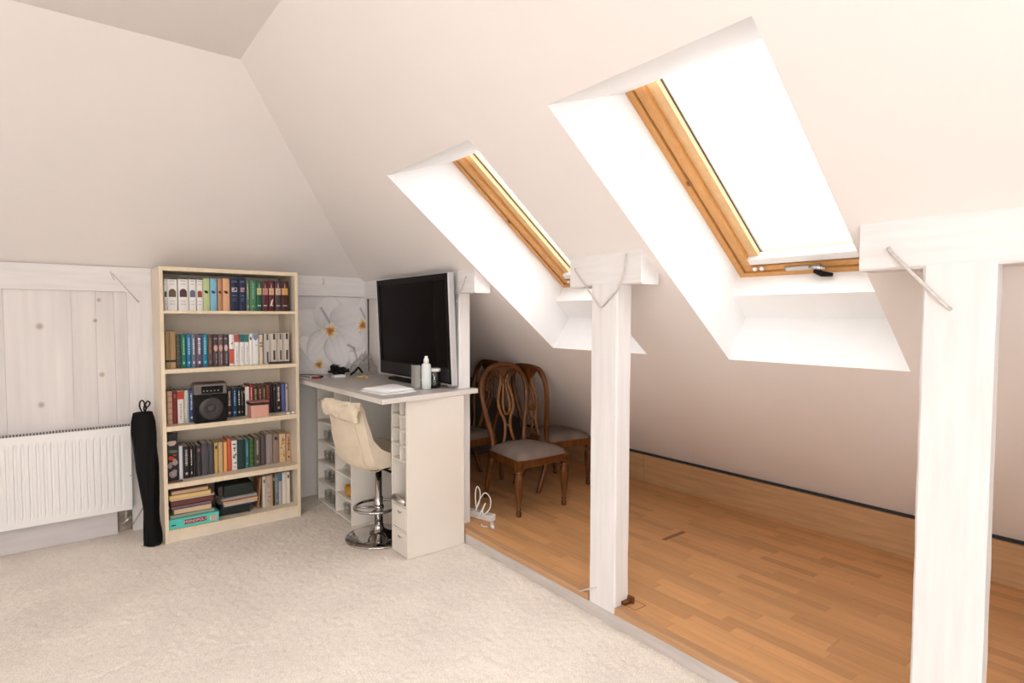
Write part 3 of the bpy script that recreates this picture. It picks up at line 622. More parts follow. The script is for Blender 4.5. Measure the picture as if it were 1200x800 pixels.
BOOKS = [
(0.5496,0.5679,1.658,0.231,4.7,(.8,.77,.74),'arch',(.06,.07,.08),'narrow white book with dark arch picture, first from left on top shelf'),
(0.5698,0.6313,1.658,0.232,4.7,(.8,.77,.74),'arch',(.13,.09,.05),'wide white book with olive brown arch picture, second from left on top shelf'),
(0.637,0.7006,1.658,0.235,4.7,(.8,.77,.74),'arch',(.09,.04,.05),'wide white book with purplish arch picture, third from left on top shelf'),
(0.7048,0.7509,1.658,0.236,4.7,(.8,.77,.74),'arch',(.1,.13,.18),'white book with grey blue arch picture, fourth from left on top shelf'),
(0.7552,0.7941,1.658,0.235,4.7,(.8,.77,.74),'arch',(.3,.06,.04),'white book with red brown arch picture, fifth from left on top shelf'),
(0.7973,0.84,1.658,0.24,4.7,(.5,.58,.28),'bird',(.012,.011,.012),'pale lime green book with small dark bird, sixth from left on top shelf'),
(0.8431,0.8884,1.658,0.24,4.7,(.22,.48,.62),'bird',(.05,.06,.12),'sky blue book with small dark bird, seventh from left on top shelf'),
(0.8936,0.9251,1.658,0.241,4.7,(.47,.24,.12),'bird',(.04,.012,.01),'tan brown book with small dark bird, eighth from left on top shelf'),
(0.9284,0.9748,1.658,0.243,4.7,(.72,.4,.22),'bird',(.04,.02,.01),'peach book with small dark bird, ninth from left on top shelf'),
(0.978,1.0399,1.658,0.25,4.7,(.014,.02,.055),'emblem',(.55,.48,.5),'wide navy book with pale emblem, tenth from left on top shelf'),
(1.0432,1.0891,1.658,0.252,4.7,(.014,.022,.06),'emblem',(.5,.3,.36),'navy book with pink tinted emblem, eleventh from left on top shelf'),
(1.0921,1.1146,1.658,0.233,4.7,(.12,.17,.09),'title',(.5,.5,.4),'thin olive book with pale vertical title, twelfth from left on top shelf'),
(1.118,1.1627,1.658,0.237,4.7,(.06,.2,.1),'title',(.22,.38,.26),'mid green book with lighter stripe, thirteenth from left on top shelf'),
(1.1661,1.2047,1.658,0.236,4.7,(.012,.09,.05),'labelb',(.55,.55,.25),'dark green book with pale yellow label, fourteenth from left on top shelf'),
(1.2081,1.2517,1.658,0.237,4.7,(.1,.02,.025),'labelb',(.55,.28,.24),'maroon book with dusty pink label, fifteenth from left on top shelf'),
(1.2551,1.297,1.658,0.239,4.7,(.11,.015,.02),'labelw',(.7,.42,.25),'maroon book with peach label and white figure, sixteenth from left on top shelf'),
(1.305,1.3498,1.658,0.24,4.7,(.07,.04,.045),'labelb',(.66,.45,.36),'charcoal brown book with pale pink label, seventeenth from left on top shelf'),
(1.3533,1.4035,1.658,0.242,4.7,(.06,.018,.014),'labelb',(.7,.38,.12),'dark brown book with orange label, eighteenth from left on top shelf'),
(0.5486,0.5756,1.243,0.267,4.7,(.36,.23,.11),'band',(.012,.011,.012),'tan ribbed book with black band low on spine, first from left on second shelf'),
(0.5776,0.6133,1.243,0.266,4.7,(.42,.27,.13),'band',(.012,.011,.012),'lighter tan ribbed book with black band, second from left on second shelf'),
(0.6172,0.6448,1.243,0.243,4.7,(.055,.065,.045),'lines',(.12,.1,.06),'dark olive book with faint lines, third from left on second shelf'),
(0.6481,0.6793,1.243,0.243,4.7,(.012,.14,.12),'title',(.25,.5,.2),'teal green book with light green title, fourth from left on second shelf'),
(0.6825,0.712,1.243,0.244,4.7,(.012,.15,.3),'title',(.3,.5,.72),'bright blue book with pale blue title, fifth from left on second shelf'),
(0.7139,0.7408,1.243,0.241,4.7,(.13,.15,.19),'title',(.62,.62,.64),'slate grey book with white title, sixth from left on second shelf'),
(0.7441,0.7825,1.243,0.24,4.7,(.1,.075,.13),'title',(.72,.66,.7),'dusky purple book with white title, seventh from left on second shelf'),
(0.7858,0.8183,1.243,0.242,4.7,(.012,.17,.3),'title',(.25,.6,.62),'blue book with turquoise title, eighth from left on second shelf'),
(0.8216,0.8524,1.243,0.239,4.7,(.1,.055,.04),'title',(.3,.15,.08),'brown book with rusty title, ninth from left on second shelf'),
(0.8557,0.8889,1.243,0.238,4.7,(.05,.04,.045),'pic',(.62,.36,.33),'dark book with pinkish face sized blotch, tenth from left on second shelf'),
(0.891,0.9228,1.243,0.238,4.7,(.14,.09,.09),'pic',(.6,.33,.3),'grey brown book with pink blotch, eleventh from left on second shelf'),
(0.9271,0.9588,1.243,0.237,4.7,(.05,.04,.05),'pic',(.66,.45,.42),'dark book with pale round blotch, twelfth from left on second shelf'),
(0.9651,0.9972,1.243,0.237,4.7,(.8,.77,.74),'halfred',(.55,.1,.07),'white topped book with red lower half, thirteenth from left on second shelf'),
(0.9994,1.0354,1.243,0.241,4.7,(.78,.74,.71),'topb',(.42,.1,.08),'white book with red top block, fourteenth from left on second shelf'),
(1.038,1.0717,1.243,0.24,4.7,(.78,.75,.72),'topb',(.03,.14,.14),'white book with dark teal top block, fifteenth from left on second shelf'),
(1.0742,1.1037,1.243,0.239,4.7,(.79,.76,.73),'topb',(.05,.2,.17),'white book with green teal top block, sixteenth from left on second shelf'),
(1.1063,1.1291,1.243,0.241,4.7,(.8,.78,.75),'dot',(.05,.06,.08),'thin white book with dark dot at top, seventeenth from left on second shelf'),
(1.1313,1.1734,1.243,0.241,4.7,(.8,.77,.76),'topv',(.18,.22,.36),'white book with blue grey crest at top, eighteenth from left on second shelf'),
(1.1792,1.2063,1.243,0.233,4.7,(.66,.54,.38),'twoband',(.03,.015,.01),'cream book with two dark bands, nineteenth from left on second shelf'),
(1.2138,1.2565,1.243,0.242,4.7,(.56,.51,.47),'marks',(.1,.09,.09),'pale grey book with grey end marks, twentieth from left on second shelf'),
(1.2601,1.3096,1.243,0.241,4.7,(.6,.53,.45),'marks',(.05,.04,.03),'pale beige book with black end marks, twenty-first from left on second shelf'),
(1.3133,1.3562,1.243,0.24,4.7,(.55,.48,.42),'marks',(.12,.1,.09),'light taupe book with grey end marks, twenty-second from left on second shelf'),
(1.3599,1.4059,1.243,0.242,4.7,(.58,.52,.46),'marks',(.04,.03,.02),'pale grey book with blackest end marks, twenty-third from left on second shelf'),
(0.5567,0.589,0.836,0.24,4.74,(.6,.38,.26),'lines',(.45,.22,.16),'beige book with faint red lines, first from left on third shelf'),
(0.5916,0.62,0.836,0.239,4.74,(.2,.025,.018),'dot',(.35,.12,.08),'dark red book with small dot, second from left on third shelf'),
(0.6222,0.6613,0.836,0.238,4.74,(.8,.72,.66),'topb',(.5,.05,.03),'white book with red lettering block, third from left on third shelf'),
(0.665,0.6935,0.836,0.239,4.74,(.55,.58,.48),'plain',(.012,.011,.012),'pale greenish grey book, fourth from left on third shelf'),
(0.6962,0.7264,0.836,0.235,4.74,(.03,.06,.25),'title',(.6,.64,.72),'royal blue book with white title, fifth from left on third shelf'),
(0.9584,0.9967,0.836,0.229,4.79,(.035,.02,.02),'title',(.6,.5,.42),'dark brown book with white title, right of black radio, sixth from left on third shelf'),
(0.9994,1.0318,0.836,0.226,4.792,(.012,.06,.14),'title',(.3,.5,.65),'deep blue book with pale blue title, seventh from left on third shelf'),
(1.035,1.0591,0.836,0.224,4.794,(.016,.016,.016),'title',(.66,.64,.58),'black book with white title, eighth from left on third shelf'),
(1.0624,1.0769,0.836,0.222,4.796,(.014,.013,.012),'title',(.45,.35,.28),'very thin black book, ninth from left on third shelf'),
(1.0802,1.0921,0.836,0.223,4.798,(.02,.02,.018),'dot',(.5,.42,.35),'thin black book beside white one, tenth from left on third shelf'),
(1.0949,1.1233,0.836,0.227,4.8,(.8,.74,.66),'plain',(.012,.011,.012),'plain cream white book behind pink box, eleventh from left on third shelf'),
(1.1274,1.1516,0.836,0.24,4.802,(.4,.03,.04),'title',(.75,.55,.5),'crimson book with pink title, twelfth from left on third shelf'),
(1.1543,1.1882,0.836,0.229,4.804,(.08,.03,.018),'title',(.45,.35,.25),'brown leather book behind pink box, thirteenth from left on third shelf'),
(1.1916,1.2197,0.836,0.228,4.806,(.085,.035,.015),'title',(.42,.3,.18),'middle brown leather book behind pink box, fourteenth from left on third shelf'),
(1.2225,1.2514,0.836,0.229,4.808,(.09,.032,.018),'title',(.45,.3,.22),'rightmost title brown book behind pink box, fifteenth from left on third shelf'),
(1.2549,1.2812,0.836,0.228,4.81,(.17,.05,.03),'plain',(.012,.011,.012),'red brown book at pink box edge, sixteenth from left on third shelf'),
(1.2853,1.3055,0.836,0.232,4.812,(.012,.012,.016),'plain',(.012,.011,.012),'plain black book right of pink box, seventeenth from left on third shelf'),
(1.3084,1.3263,0.836,0.232,4.814,(.02,.014,.014),'dot',(.2,.1,.08),'narrow black book, eighteenth from left on third shelf'),
(1.3299,1.3697,0.836,0.231,4.816,(.03,.02,.02),'title',(.72,.55,.45),'black book with large cream lettering, nineteenth from left on third shelf'),
(1.3744,1.4028,0.836,0.23,4.818,(.1,.12,.34),'plain',(.012,.011,.012),'plain violet blue book, twentieth from left on third shelf'),
(1.4064,1.4261,0.836,0.228,4.82,(.45,.4,.38),'dot',(.2,.08,.1),'thin grey book against side panel, twenty-first from left on third shelf'),
(0.5469,0.6155,0.427,0.344,4.72,(.022,.018,.02),'comic',(.6,.3,.2),'tall thick black book with colourful pictures, first from left on fourth shelf'),
(0.6213,0.6444,0.427,0.246,4.723,(.62,.62,.66),'plain',(.012,.011,.012),'thin silvery white book, second from left on fourth shelf'),
(0.6486,0.6884,0.427,0.237,4.727,(.015,.012,.013),'title',(.5,.44,.42),'black book with dense white lettering, third from left on fourth shelf'),
(0.6917,0.7107,0.427,0.233,4.731,(.02,.012,.012),'title',(.75,.7,.64),'thin black book with white stripe title, fourth from left on fourth shelf'),
(0.7141,0.7322,0.427,0.232,4.734,(.014,.012,.012),'plain',(.012,.011,.012),'thin plain black book, fifth from left on fourth shelf'),
(0.7356,0.767,0.427,0.23,4.737,(.03,.028,.03),'dot',(.3,.12,.12),'charcoal book with faint red top mark, sixth from left on fourth shelf'),
(0.7707,0.8148,0.427,0.24,4.741,(.075,.066,.075),'plain',(.012,.011,.012),'broad plain slate book, seventh from left on fourth shelf'),
(0.8183,0.8533,0.427,0.235,4.744,(.058,.055,.06),'plain',(.012,.011,.012),'plain dark grey book, eighth from left on fourth shelf'),
(0.8573,0.8824,0.427,0.234,4.748,(.56,.36,.11),'dot',(.05,.02,.01),'mustard book with black square, ninth from left on fourth shelf'),
(0.8859,0.9161,0.427,0.231,4.752,(.55,.38,.2),'plain',(.012,.011,.012),'plain buff book, tenth from left on fourth shelf'),
(0.9225,0.9469,0.427,0.23,4.755,(.75,.38,.12),'plain',(.012,.011,.012),'plain light orange book, eleventh from left on fourth shelf'),
(0.9501,0.9775,0.427,0.248,4.758,(.62,.1,.05),'plain',(.012,.011,.012),'plain bright red book, twelfth from left on fourth shelf'),
(0.9809,1.0178,0.427,0.23,4.762,(.78,.72,.66),'pattern',(.012,.011,.012),'white book with black pattern, thirteenth from left on fourth shelf'),
(1.0227,1.0762,0.427,0.231,4.765,(.012,.04,.038),'plain',(.012,.011,.012),'wide blackish green book, fourteenth from left on fourth shelf'),
(1.08,1.1062,0.427,0.226,4.769,(.04,.12,.16),'title',(.15,.35,.32),'steel blue book with teal title, fifteenth from left on fourth shelf'),
(1.1112,1.143,0.427,0.227,4.772,(.05,.13,.025),'lines',(.02,.04,.01),'leaf green book with dark lines, sixteenth from left on fourth shelf'),
(1.1488,1.1941,0.427,0.231,4.776,(.085,.07,.06),'title',(.4,.34,.3),'grey brown book with pale title, seventeenth from left on fourth shelf'),
(1.1993,1.2325,0.427,0.227,4.779,(.09,.075,.062),'plain',(.012,.011,.012),'plain dark taupe book, eighteenth from left on fourth shelf'),
(1.238,1.2876,0.427,0.242,4.783,(.3,.24,.22),'plain',(.012,.011,.012),'plain mauve grey book, nineteenth from left on fourth shelf'),
(1.2929,1.3382,0.427,0.238,4.787,(.28,.2,.15),'dot',(.03,.02,.02),'taupe book with dark dot near top, twentieth from left on fourth shelf'),
(1.3436,1.3909,0.427,0.234,4.79,(.68,.46,.26),'pattern',(.25,.16,.09),'cream book with scattered lettering, twenty-first from left on fourth shelf'),
(1.3982,1.443,0.427,0.224,4.793,(.55,.34,.19),'title',(.12,.05,.02),'tan book with dark vertical title, twenty-second from left on fourth shelf'),
]
groups = {1.658: 'books on the top shelf', 1.243: 'books on the second shelf', .836: 'books on the third shelf', .427: 'books on the fourth shelf', .093: 'books on the bottom shelf'}
for (x0, x1, z0, h, yf, col, style, c2, lab) in BOOKS:
    if style == 'comic': x1 = min(x1, 0.628)
    zz = z0
    if style == 'marks' and x0 > 1.24: zz = z0 + .0165; h -= .016
    book('book', max(x0, 0.5385), min(x1, 1.4345), zz, h, yf, col, style, c2, lab, groups[z0], depth=0.165 if yf < 4.76 else .19)
# upright books at the right of the bottom shelf
for x0, x1, h, col, style, c2, lab, lean in (
    (1.156, 1.169, .245, (.36,.17,.08), 'plain', (0,0,0), 'thin rust brown book leaning beside the stacked folders on bottom shelf', .09),
    (1.196, 1.222, .250, (.62,.53,.45), 'dot', (.18,.12,.1), 'beige white book with brown spot, beside leaning book on bottom shelf', 0),
    (1.2235, 1.264, .252, (.50,.40,.33), 'pattern', (.33,.25,.2), 'thick mottled beige book, mid right of bottom shelf', 0),
    (1.2655, 1.274, .253, (.60,.36,.16), 'plain', (0,0,0), 'very thin orange brown book on bottom shelf', 0),
    (1.2755, 1.289, .255, (.03,.022,.02), 'dot', (.5,.45,.4), 'thin black book on bottom shelf, right of thin orange one', 0),
    (1.2905, 1.319, .255, (.17,.19,.17), 'title', (.30,.34,.33), 'grey green book on bottom shelf, right of thin black one', 0),
    (1.3205, 1.347, .257, (.44,.42,.45), 'topb', (.06,.16,.30), 'light grey book with blue top on bottom shelf', 0),
    (1.3485, 1.381, .259, (.70,.62,.53), 'plain', (0,0,0), 'plain cream book, second from right on bottom shelf', 0),
    (1.3825, 1.409, .258, (.70,.62,.52), 'dot', (.12,.06,.04), 'cream book with dark spot, rightmost on bottom shelf', 0)):
    book('book', x0, x1, .093, h, 4.745, col, style, c2, lab, groups[.093], lean=lean)
# flat thin dark tray under the four marked volumes, flat brown book at the left of the fourth shelf
tag(MB().box(1.242, 1.415, 4.69, 4.87, 1.2435, 1.2585).build('flat_book', flat((.06,.03,.02)), bevel=.002), 'thin dark flat book under the four marked volumes on second shelf', 'book')
tag(MB().box(.54, .635, 4.648, 4.70, .4275, .4345).build('flat_book', flat((.20,.13,.09)), bevel=.002), 'thin brown booklet lying flat before the picture book, fourth shelf', 'book')

def flat_book(x0, x1, yf, d, z0, h, col, lab, skew=0.0, pagecol=None, group='stacked books at the left of the bottom shelf', name='book', cat='book'):
    t = thing(name, lab, cat, ((x0+x1)/2, yf+d/2, z0), skew, group)
    cx, cy = (x0+x1)/2, yf+d/2; c, s_ = math.cos(skew), math.sin(skew)
    fn = lambda x, y, z: (cx+(x-cx)*c-(y-cy)*s_, cy+(x-cx)*s_+(y-cy)*c, z)
    def bx(m, a, b, e, g, k, l): return m.prism([(a,e),(b,e),(b,g),(a,g)], k, l, fn=fn)
    ct = min(.004, h*.18)
    m = MB(); bx(m, x0, x1, yf, yf+d, z0+.0004, z0+ct); bx(m, x0, x1, yf, yf+d, z0+h-ct, z0+h-.0004); m.build('cover', flat(col), t)
    m = MB(); bx(m, x0+.003, x1-.003, yf+.003, yf+d-.003, z0+ct, z0+h-ct); m.build('page_block', flat(pagecol) if pagecol else M_PAGE, t)
    return t
zc = .094
def game_box():
    t = thing('board_game_box', 'turquoise board game box with red name plate at the bottom shelf front', 'box', (.70, 4.76, zc))
    MB().box(.538, .862, 4.644, 4.90, zc, zc+.071).build('carton', M_TURQ, t, bevel=.0025)
    m = MB().prism([(.632, zc+.026), (.632, zc+.052), (.64, zc+.055), (.772, zc+.055), (.778, zc+.052), (.778, zc+.026), (.772, zc+.023), (.64, zc+.023)], 4.6415, 4.645, fn=lambda a, b, c: (a, c, b))
    m.build('name_plate', flat((.30, .02, .03)), t)
    cu = bpy.data.curves.new('lettering', 'FONT'); cu.body = 'MONOPOLY'; cu.size = .026; cu.extrude = .0004; cu.align_x = 'CENTER'; cu.align_y = 'CENTER'
    tmp = bpy.data.objects.new('lettering', cu); COL.objects.link(tmp); bpy.context.view_layer.update()
    me = bpy.data.meshes.new_from_object(tmp.evaluated_get(bpy.context.evaluated_depsgraph_get())); bpy.data.objects.remove(tmp); bpy.data.curves.remove(cu)
    me.materials.clear(); me.materials.append(flat((.80, .70, .68))); o = bpy.data.objects.new('lettering', me); COL.objects.link(o); o.parent = t; o['kind'] = 'stuff'
    o.location = (.705-.70, 4.6408-4.76, .039); o.rotation_euler = (math.pi/2, 0, 0)
    MB().box(.808, .846, 4.6425, 4.645, zc+.014, zc+.052).build('picture_label', flat((.62, .38, .33)), t)
    MB().box(.80, .808, 4.6425, 4.645, zc+.012, zc+.05).build('side_stripe', flat((.60, .66, .45)), t)
    MB().box(.553, .580, 4.6425, 4.645, zc+.024, zc+.033).build('age_mark', flat((.04, .03, .12)), t)
game_box()
zz = zc + .0715
for x0, x1, yf, h, col, pc, lab, sk in (
    (.545, .835, 4.665, .026, (.17,.20,.15), (.30,.36,.28), 'grey green thick board lying on the turquoise game box', .03),
    (.575, .820, 4.672, .034, (.70,.50,.27), (.66,.50,.33), 'cream paperback lying on the grey green board', -.02),
    (.555, .815, 4.668, .026, (.03,.02,.05), (.20,.14,.16), 'dark purple book lying in the left stack', .02),
    (.550, .832, 4.664, .036, (.09,.015,.015), (.16,.05,.04), 'maroon book lying across the middle of the stack', .03),
    (.552, .838, 4.668, .012, (.55,.40,.32), (.60,.50,.42), 'thin pinkish beige book lying on the maroon book', .0),
    (.545, .815, 4.665, .030, (.72,.45,.12), (.74,.53,.24), 'yellow book lying second from the top of the stack', .0),
    (.560, .800, 4.675, .030, (.30,.15,.08), (.56,.40,.27), 'worn brown book lying on top of the stack', .02)):
    flat_book(x0, x1, yf, .17, zz, h, col, lab, sk, pc); zz += h + .0004
zz = .0935
for x0, x1, yf, h, col, pc, lab, sk, d in (
    (.885, 1.10, 4.735, .052, (.018,.02,.016), (.02,.024,.02), 'thick black folder at the bottom of the middle stack', -.04, .2),
    (.895, 1.125, 4.732, .020, (.012,.05,.11), (.02,.05,.09), 'dark blue folder lying on the thick black folder', .0, .2),
    (.905, 1.150, 4.715, .026, (.58,.42,.28), (.60,.47,.35), 'cream book lying in the middle stack', .03, .19),
    (.900, 1.155, 4.710, .012, (.55,.22,.10), (.72,.55,.42), 'thin orange edged book lying on the cream book', .02, .19),
    (.885, 1.150, 4.730, .024, (.30,.27,.25), (.38,.34,.31), 'grey sheaf of papers lying under the dark box', .05, .19)):
    flat_book(x0, x1, yf, d, zz, h, col, lab, sk, pc, 'stacked folders in the middle of the bottom shelf', 'folder', 'folder'); zz += h + .0004
t = thing('file_box', 'large blackish green file box on top of the middle stack, bottom shelf', 'box', (1.0, 4.83, zz))
MB().box(.915, 1.125, 4.745, 4.93, zz, zz+.088).build('carton', flat((.022, .03, .026)), t, bevel=.003)
MB().box(.880, .912, 4.76, 4.90, zz, zz+.084).build('end_flap', flat((.075, .062, .05)), t, bevel=.003)
# loose crumpled papers between the two stacks
m = MB(); rr = random.Random(5)
for k in range(3):
    z_ = .215 + .022*k; x_ = .846; m.grid([[(x_+.065*i/5, 4.71+.10*j/4, z_ - .03*i/5 + .010*math.sin(i*2.1+k+j)) for i in range(6)] for j in range(5)])
tag(m.build('loose_papers', flat((.36, .33, .30))), 'loose grey papers poking out between two stacks on bottom shelf', 'papers')

# ------------------------------------------------------------------ radio and pink box on the third shelf
def radio():
    t = thing('radio', 'black portable radio with grey top and round speaker on the third shelf', 'radio', (.825, 4.70, .836))
    x0, x1, yf, yb, z0, z1 = .716, .930, 4.642, 4.765, .8365, 1.122
    MB().box(x0, x1, yf, yb, z0, z1-.077).build('body', M_BLACK, t, bevel=.008, seg=2)
    MB().box(x0-.001, x1+.001, yf+.002, yb, z1-.077, z1).build('top_housing', flat((.17, .15, .145)), t, bevel=.005)
    d = MB().box(x0+.046, x1-.026, yf-.003, yf+.004, z1-.070, z1-.016).build('display', M_BLACK, t, bevel=.002)
    for k in range(5): MB().disc((x0+.060+.024*k, yf-.003, z1-.050), .0045, th=.003, n=8).build('button', flat((.42, .40, .38)), d)
    s = MB().lathe([(.0, .0), (.035, .004), (.07, .010), (.083, .004), (.086, -.002)], (0, 0, 0), 24)
    s.v = [(p[0]+.826, yf-.002-p[2]*.8, p[1]+.942) for p in s.v]; sp = s.build('speaker_cone', mat('speaker_cone', (.03, .026, .027), .3, .5), t)
    s = MB().lathe([(.0, .022), (.018, .018), (.028, .010), (.03, .004)], (0, 0, 0), 18); s.v = [(p[0]+.826, yf-.002-p[2]*.8, p[1]+.942) for p in s.v]; s.build('dust_cap', mat('dust_cap', (.06, .05, .05), .25, .5), sp)
    MB().box(x0+.002, x1-.002, yf+.004, yb-.01, z1, z1+.008).build('top_plate', M_MAHOD, t, bevel=.002)
radio()
t = thing('gift_box', 'small pink square box with dark lid on the third shelf', 'box', (1.163, 4.70, .836))
MB().box(1.098, 1.226, 4.643, 4.765, .8365, .934).build('box_body', M_PINK, t, bevel=.002)
l = MB().box(1.092, 1.231, 4.637, 4.77, .9345, .9555).build('lid_rim', flat((.035, .012, .014)), t, bevel=.002)
MB().box(1.093, 1.230, 4.638, 4.769, .956, .960).build('lid_top', flat((.50, .22, .19)), l)
m = MB().box(1.365, 1.395, 4.665, 4.675, .8365, .85).box(1.408, 1.428, 4.67, 4.68, .8365, .853)
t = thing('card_stub', 'small white card stubs at the right end of third shelf', 'card', (1.395, 4.67, .836)); m.build('card', M_PAPER, t)

# ------------------------------------------------------------------ orchid wall picture (a flat print on canvas)
def orchid():
    t = thing('orchid_picture', 'large wall picture of white orchids with orange centres above the desk', 'picture', (1.86, 5.085, 1.45))
    x0, x1, z0, z1 = 1.462, 2.222, 1.10, 1.793; nx, nz = 190, 175
    MB().box(x0, x1, 5.082, 5.118, z0, z1).build('canvas', flat((.62, .59, .58)), t)
    me = bpy.data.meshes.new('print'); xs_ = np.linspace(x0, x1, nx); zs_ = np.linspace(z0, z1, nz)
    gx, gz = np.meshgrid(xs_, zs_)
    ba = np.array; base = np.stack([0.76+0*gx, 0.73+0*gx, 0.725+0*gx], -1)
    base *= (1 + 0.10*((gx-x0)/(x1-x0))[..., None]*-1 + 0.06*np.sin(gx*9+gz*5)[..., None])
    def ang(cx, cz): return np.arctan2(gz-cz, gx-cx), np.hypot(gx-cx, gz-cz)
    def petal(cx, cz, a, L_, Wd, shade):
        """one soft petal: pale inside, darker lilac rim on its lower side"""
        dx, dz = gx-cx, gz-cz; u = dx*math.cos(a)+dz*math.sin(a); v = -dx*math.sin(a)+dz*math.cos(a)
        uu = np.clip(u/L_, 0, 1); half = Wd*np.sqrt(np.clip(np.sin(np.pi*uu**0.75), 0, 1))+1e-5
        d = np.abs(v)/half; ins = np.clip((1.03-d)/0.06, 0, 1)*((u > 0) & (u < L_))
        vein = 0.035*np.sin(v/Wd*14 + uu*3)*(1-uu) ; rim = np.clip((d-.55)/.45, 0, 1)**2
        lum = shade*(1 - .26*rim*(v < 0) - .06*rim*(v > 0) + vein - .26*(1-uu)**3)
        colr = np.stack([lum*.88, lum*.84, lum*.83], -1)
        base[:] = base*(1-ins[..., None]) + colr*ins[..., None]
    def heart(cx, cz, s):
        rng = np.random.default_rng(int(cx*1000)); a, r = ang(cx, cz)
        for q, (rad, c) in enumerate(((.070, (.82,.78,.70)), (.058, (.80,.62,.28)), (.042, (.62,.27,.07)), (.030, (.40,.12,.03)))):
            w_ = rad*s*(1+.16*np.sin(3*a+cx*9+q)+.15*np.sin(7*a+cz*20+2*q)+.10*np.sin(13*a+q*3)); k = np.clip((w_-r)/(.014*s), 0, 1)[..., None]*.85
            base[:] = base*(1-k)+ba(c)*k
    petal(1.60, 1.36, 2.1, .50, .15, 1.05); petal(1.62, 1.33, -2.4, .42, .16, .98); petal(1.60, 1.30, -.9, .40, .14, 1.0)
    petal(1.99, 1.20, 2.6, .44, .13, 1.10); petal(2.02, 1.22, .5, .4, .14, 1.08); petal(2.0, 1.16, -1.2, .3, .15, 1.02)
    petal(2.21, 1.55, 1.2, .35, .12, .95); petal(2.21, 1.50, -1.9, .35, .12, 1.06)
    petal(1.89, 1.50, 2.75, .36, .14, .92); petal(1.88, 1.50, 1.55, .30, .15, .90); petal(1.90, 1.50, .42, .36, .17, .88); petal(1.90, 1.46, -.35, .33, .12, .95)
    petal(1.88, 1.47, -2.2, .30, .13, 1.02); petal(1.90, 1.44, -1.2, .30, .12, 1.06)
    for cx, cz, a, L_, Wd in ((1.80, 1.70, -1.05, .17, .018), (2.17, 1.70, -1.1, .15, .014), (2.04, 1.36, -.5, .09, .016), (2.10, 1.33, -1.25, .12, .014)):
        dx, dz = gx-cx, gz-cz; u = dx*math.cos(a)+dz*math.sin(a); v = -dx*math.sin(a)+dz*math.cos(a)
        k = (np.clip(1-(np.abs(v)/(Wd+1e-4)), 0, 1)*((u > 0) & (u < L_)))[..., None]*.8; base[:] = base*(1-k)+ba((.27,.22,.25))*k
    heart(1.884, 1.487, 1.0); heart(2.196, 1.535, .95); heart(1.777, 1.185, .72)
    V = [(x, 5.0808, z) for x, z in zip(gx.ravel(), gz.ravel())]; W = ROOTM[t.name].inverted(); V = [tuple(W @ Vector(p)) for p in V]
    i = np.arange(nx*nz).reshape(nz, nx); F = np.stack([i[:-1,:-1], i[:-1,1:], i[1:,1:], i[1:,:-1]], -1).reshape(-1, 4)
    me.from_pydata(V, [], F.tolist()); ca = me.color_attributes.new('print_colour', 'FLOAT_COLOR', 'POINT')
    ca.data.foreach_set('color', np.concatenate([np.clip(base, 0, 1), np.ones((nz, nx, 1))], -1).astype(np.float32).ravel())
    m = bpy.data.materials.new('orchid_print'); m.use_nodes = True; b = m.node_tree.nodes['Principled BSDF']; b.inputs['Roughness'].default_value = .55
    an = m.node_tree.nodes.new('ShaderNodeVertexColor'); an.layer_name = 'print_colour'; m.node_tree.links.new(an.outputs['Color'], b.inputs['Base Color'])
    me.materials.append(m); o = bpy.data.objects.new('print', me); COL.objects.link(o); o.parent = t
orchid()

# ------------------------------------------------------------------ desk with its two storage units
ZD = 1.10
def desk():
    t = thing('desk_top', 'pale grey bar height desk top running from the back wall', 'desk', (1.87, 4.2, 1.066))
    pts = [(1.548, 3.295), (2.335, 3.385), (2.335, 3.447), (2.213, 3.447), (2.213, 5.075), (1.497, 5.075)]
    MB().prism(pts, 1.067, ZD).build('worktop', [M_DESK], t, bevel=.0012)
    e = MB()
    ins = [(1.5465, 3.2935), (2.3365, 3.3838)]
    e.prism([(1.5465, 3.2935), (2.3365, 3.3838), (2.335, 3.3848), (1.548, 3.2948)], 1.0665, ZD-.001); e.prism([(1.4955, 5.075), (1.5465, 3.2935), (1.548, 3.2948), (1.497, 5.075)], 1.0665, ZD-.001)
    e.build('edging', M_DESKE, t)
desk()
def front_unit():
    t = thing('storage_unit', 'ivory cubbyhole unit with two drawers under the desk front end', 'cabinet', (1.95, 3.47, 0), group='ivory units under the desk')
    x0, x1, y0, y1, H = 1.748, 2.200, 3.357, 3.585, 1.064; th = .012
    MB().box(x0, x1, y0, y0+.018, 0, H).build('end_panel', M_UNIT, t, bevel=.001)
    MB().box(x0, x1, y1-.012, y1, 0, H).build('end_panel', M_UNIT, t, bevel=.001)
    MB().box(x0+.22, x0+.232, y0+.018, y1-.012, .02, H-.01).build('back_panel', M_UNIT, t)
    for z in (.955, .855, .755, .648, .345, .172, .012):
        MB().box(x0+.001, x0+.22, y0+.018, y1-.012, z-.006, z+.006).build('shelf', M_UNIT, t)
    MB().box(x0+.001, x0+.22, 3.449, 3.461, .654, H).build('divider', M_UNIT, t)
    for za, zb in ((.185, .335), (.02, .165)):
        d = MB().box(x0-.003, x0+.012, y0+.019, y1-.013, za, zb).build('drawer', M_UNIT, t, bevel=.0015)
        MB().tube([(x0-.004, 3.43, zb-.032), (x0-.010, 3.45, zb-.040), (x0-.004, 3.478, zb-.034)], .0045, 6).build('handle', M_STEEL, d)
front_unit()
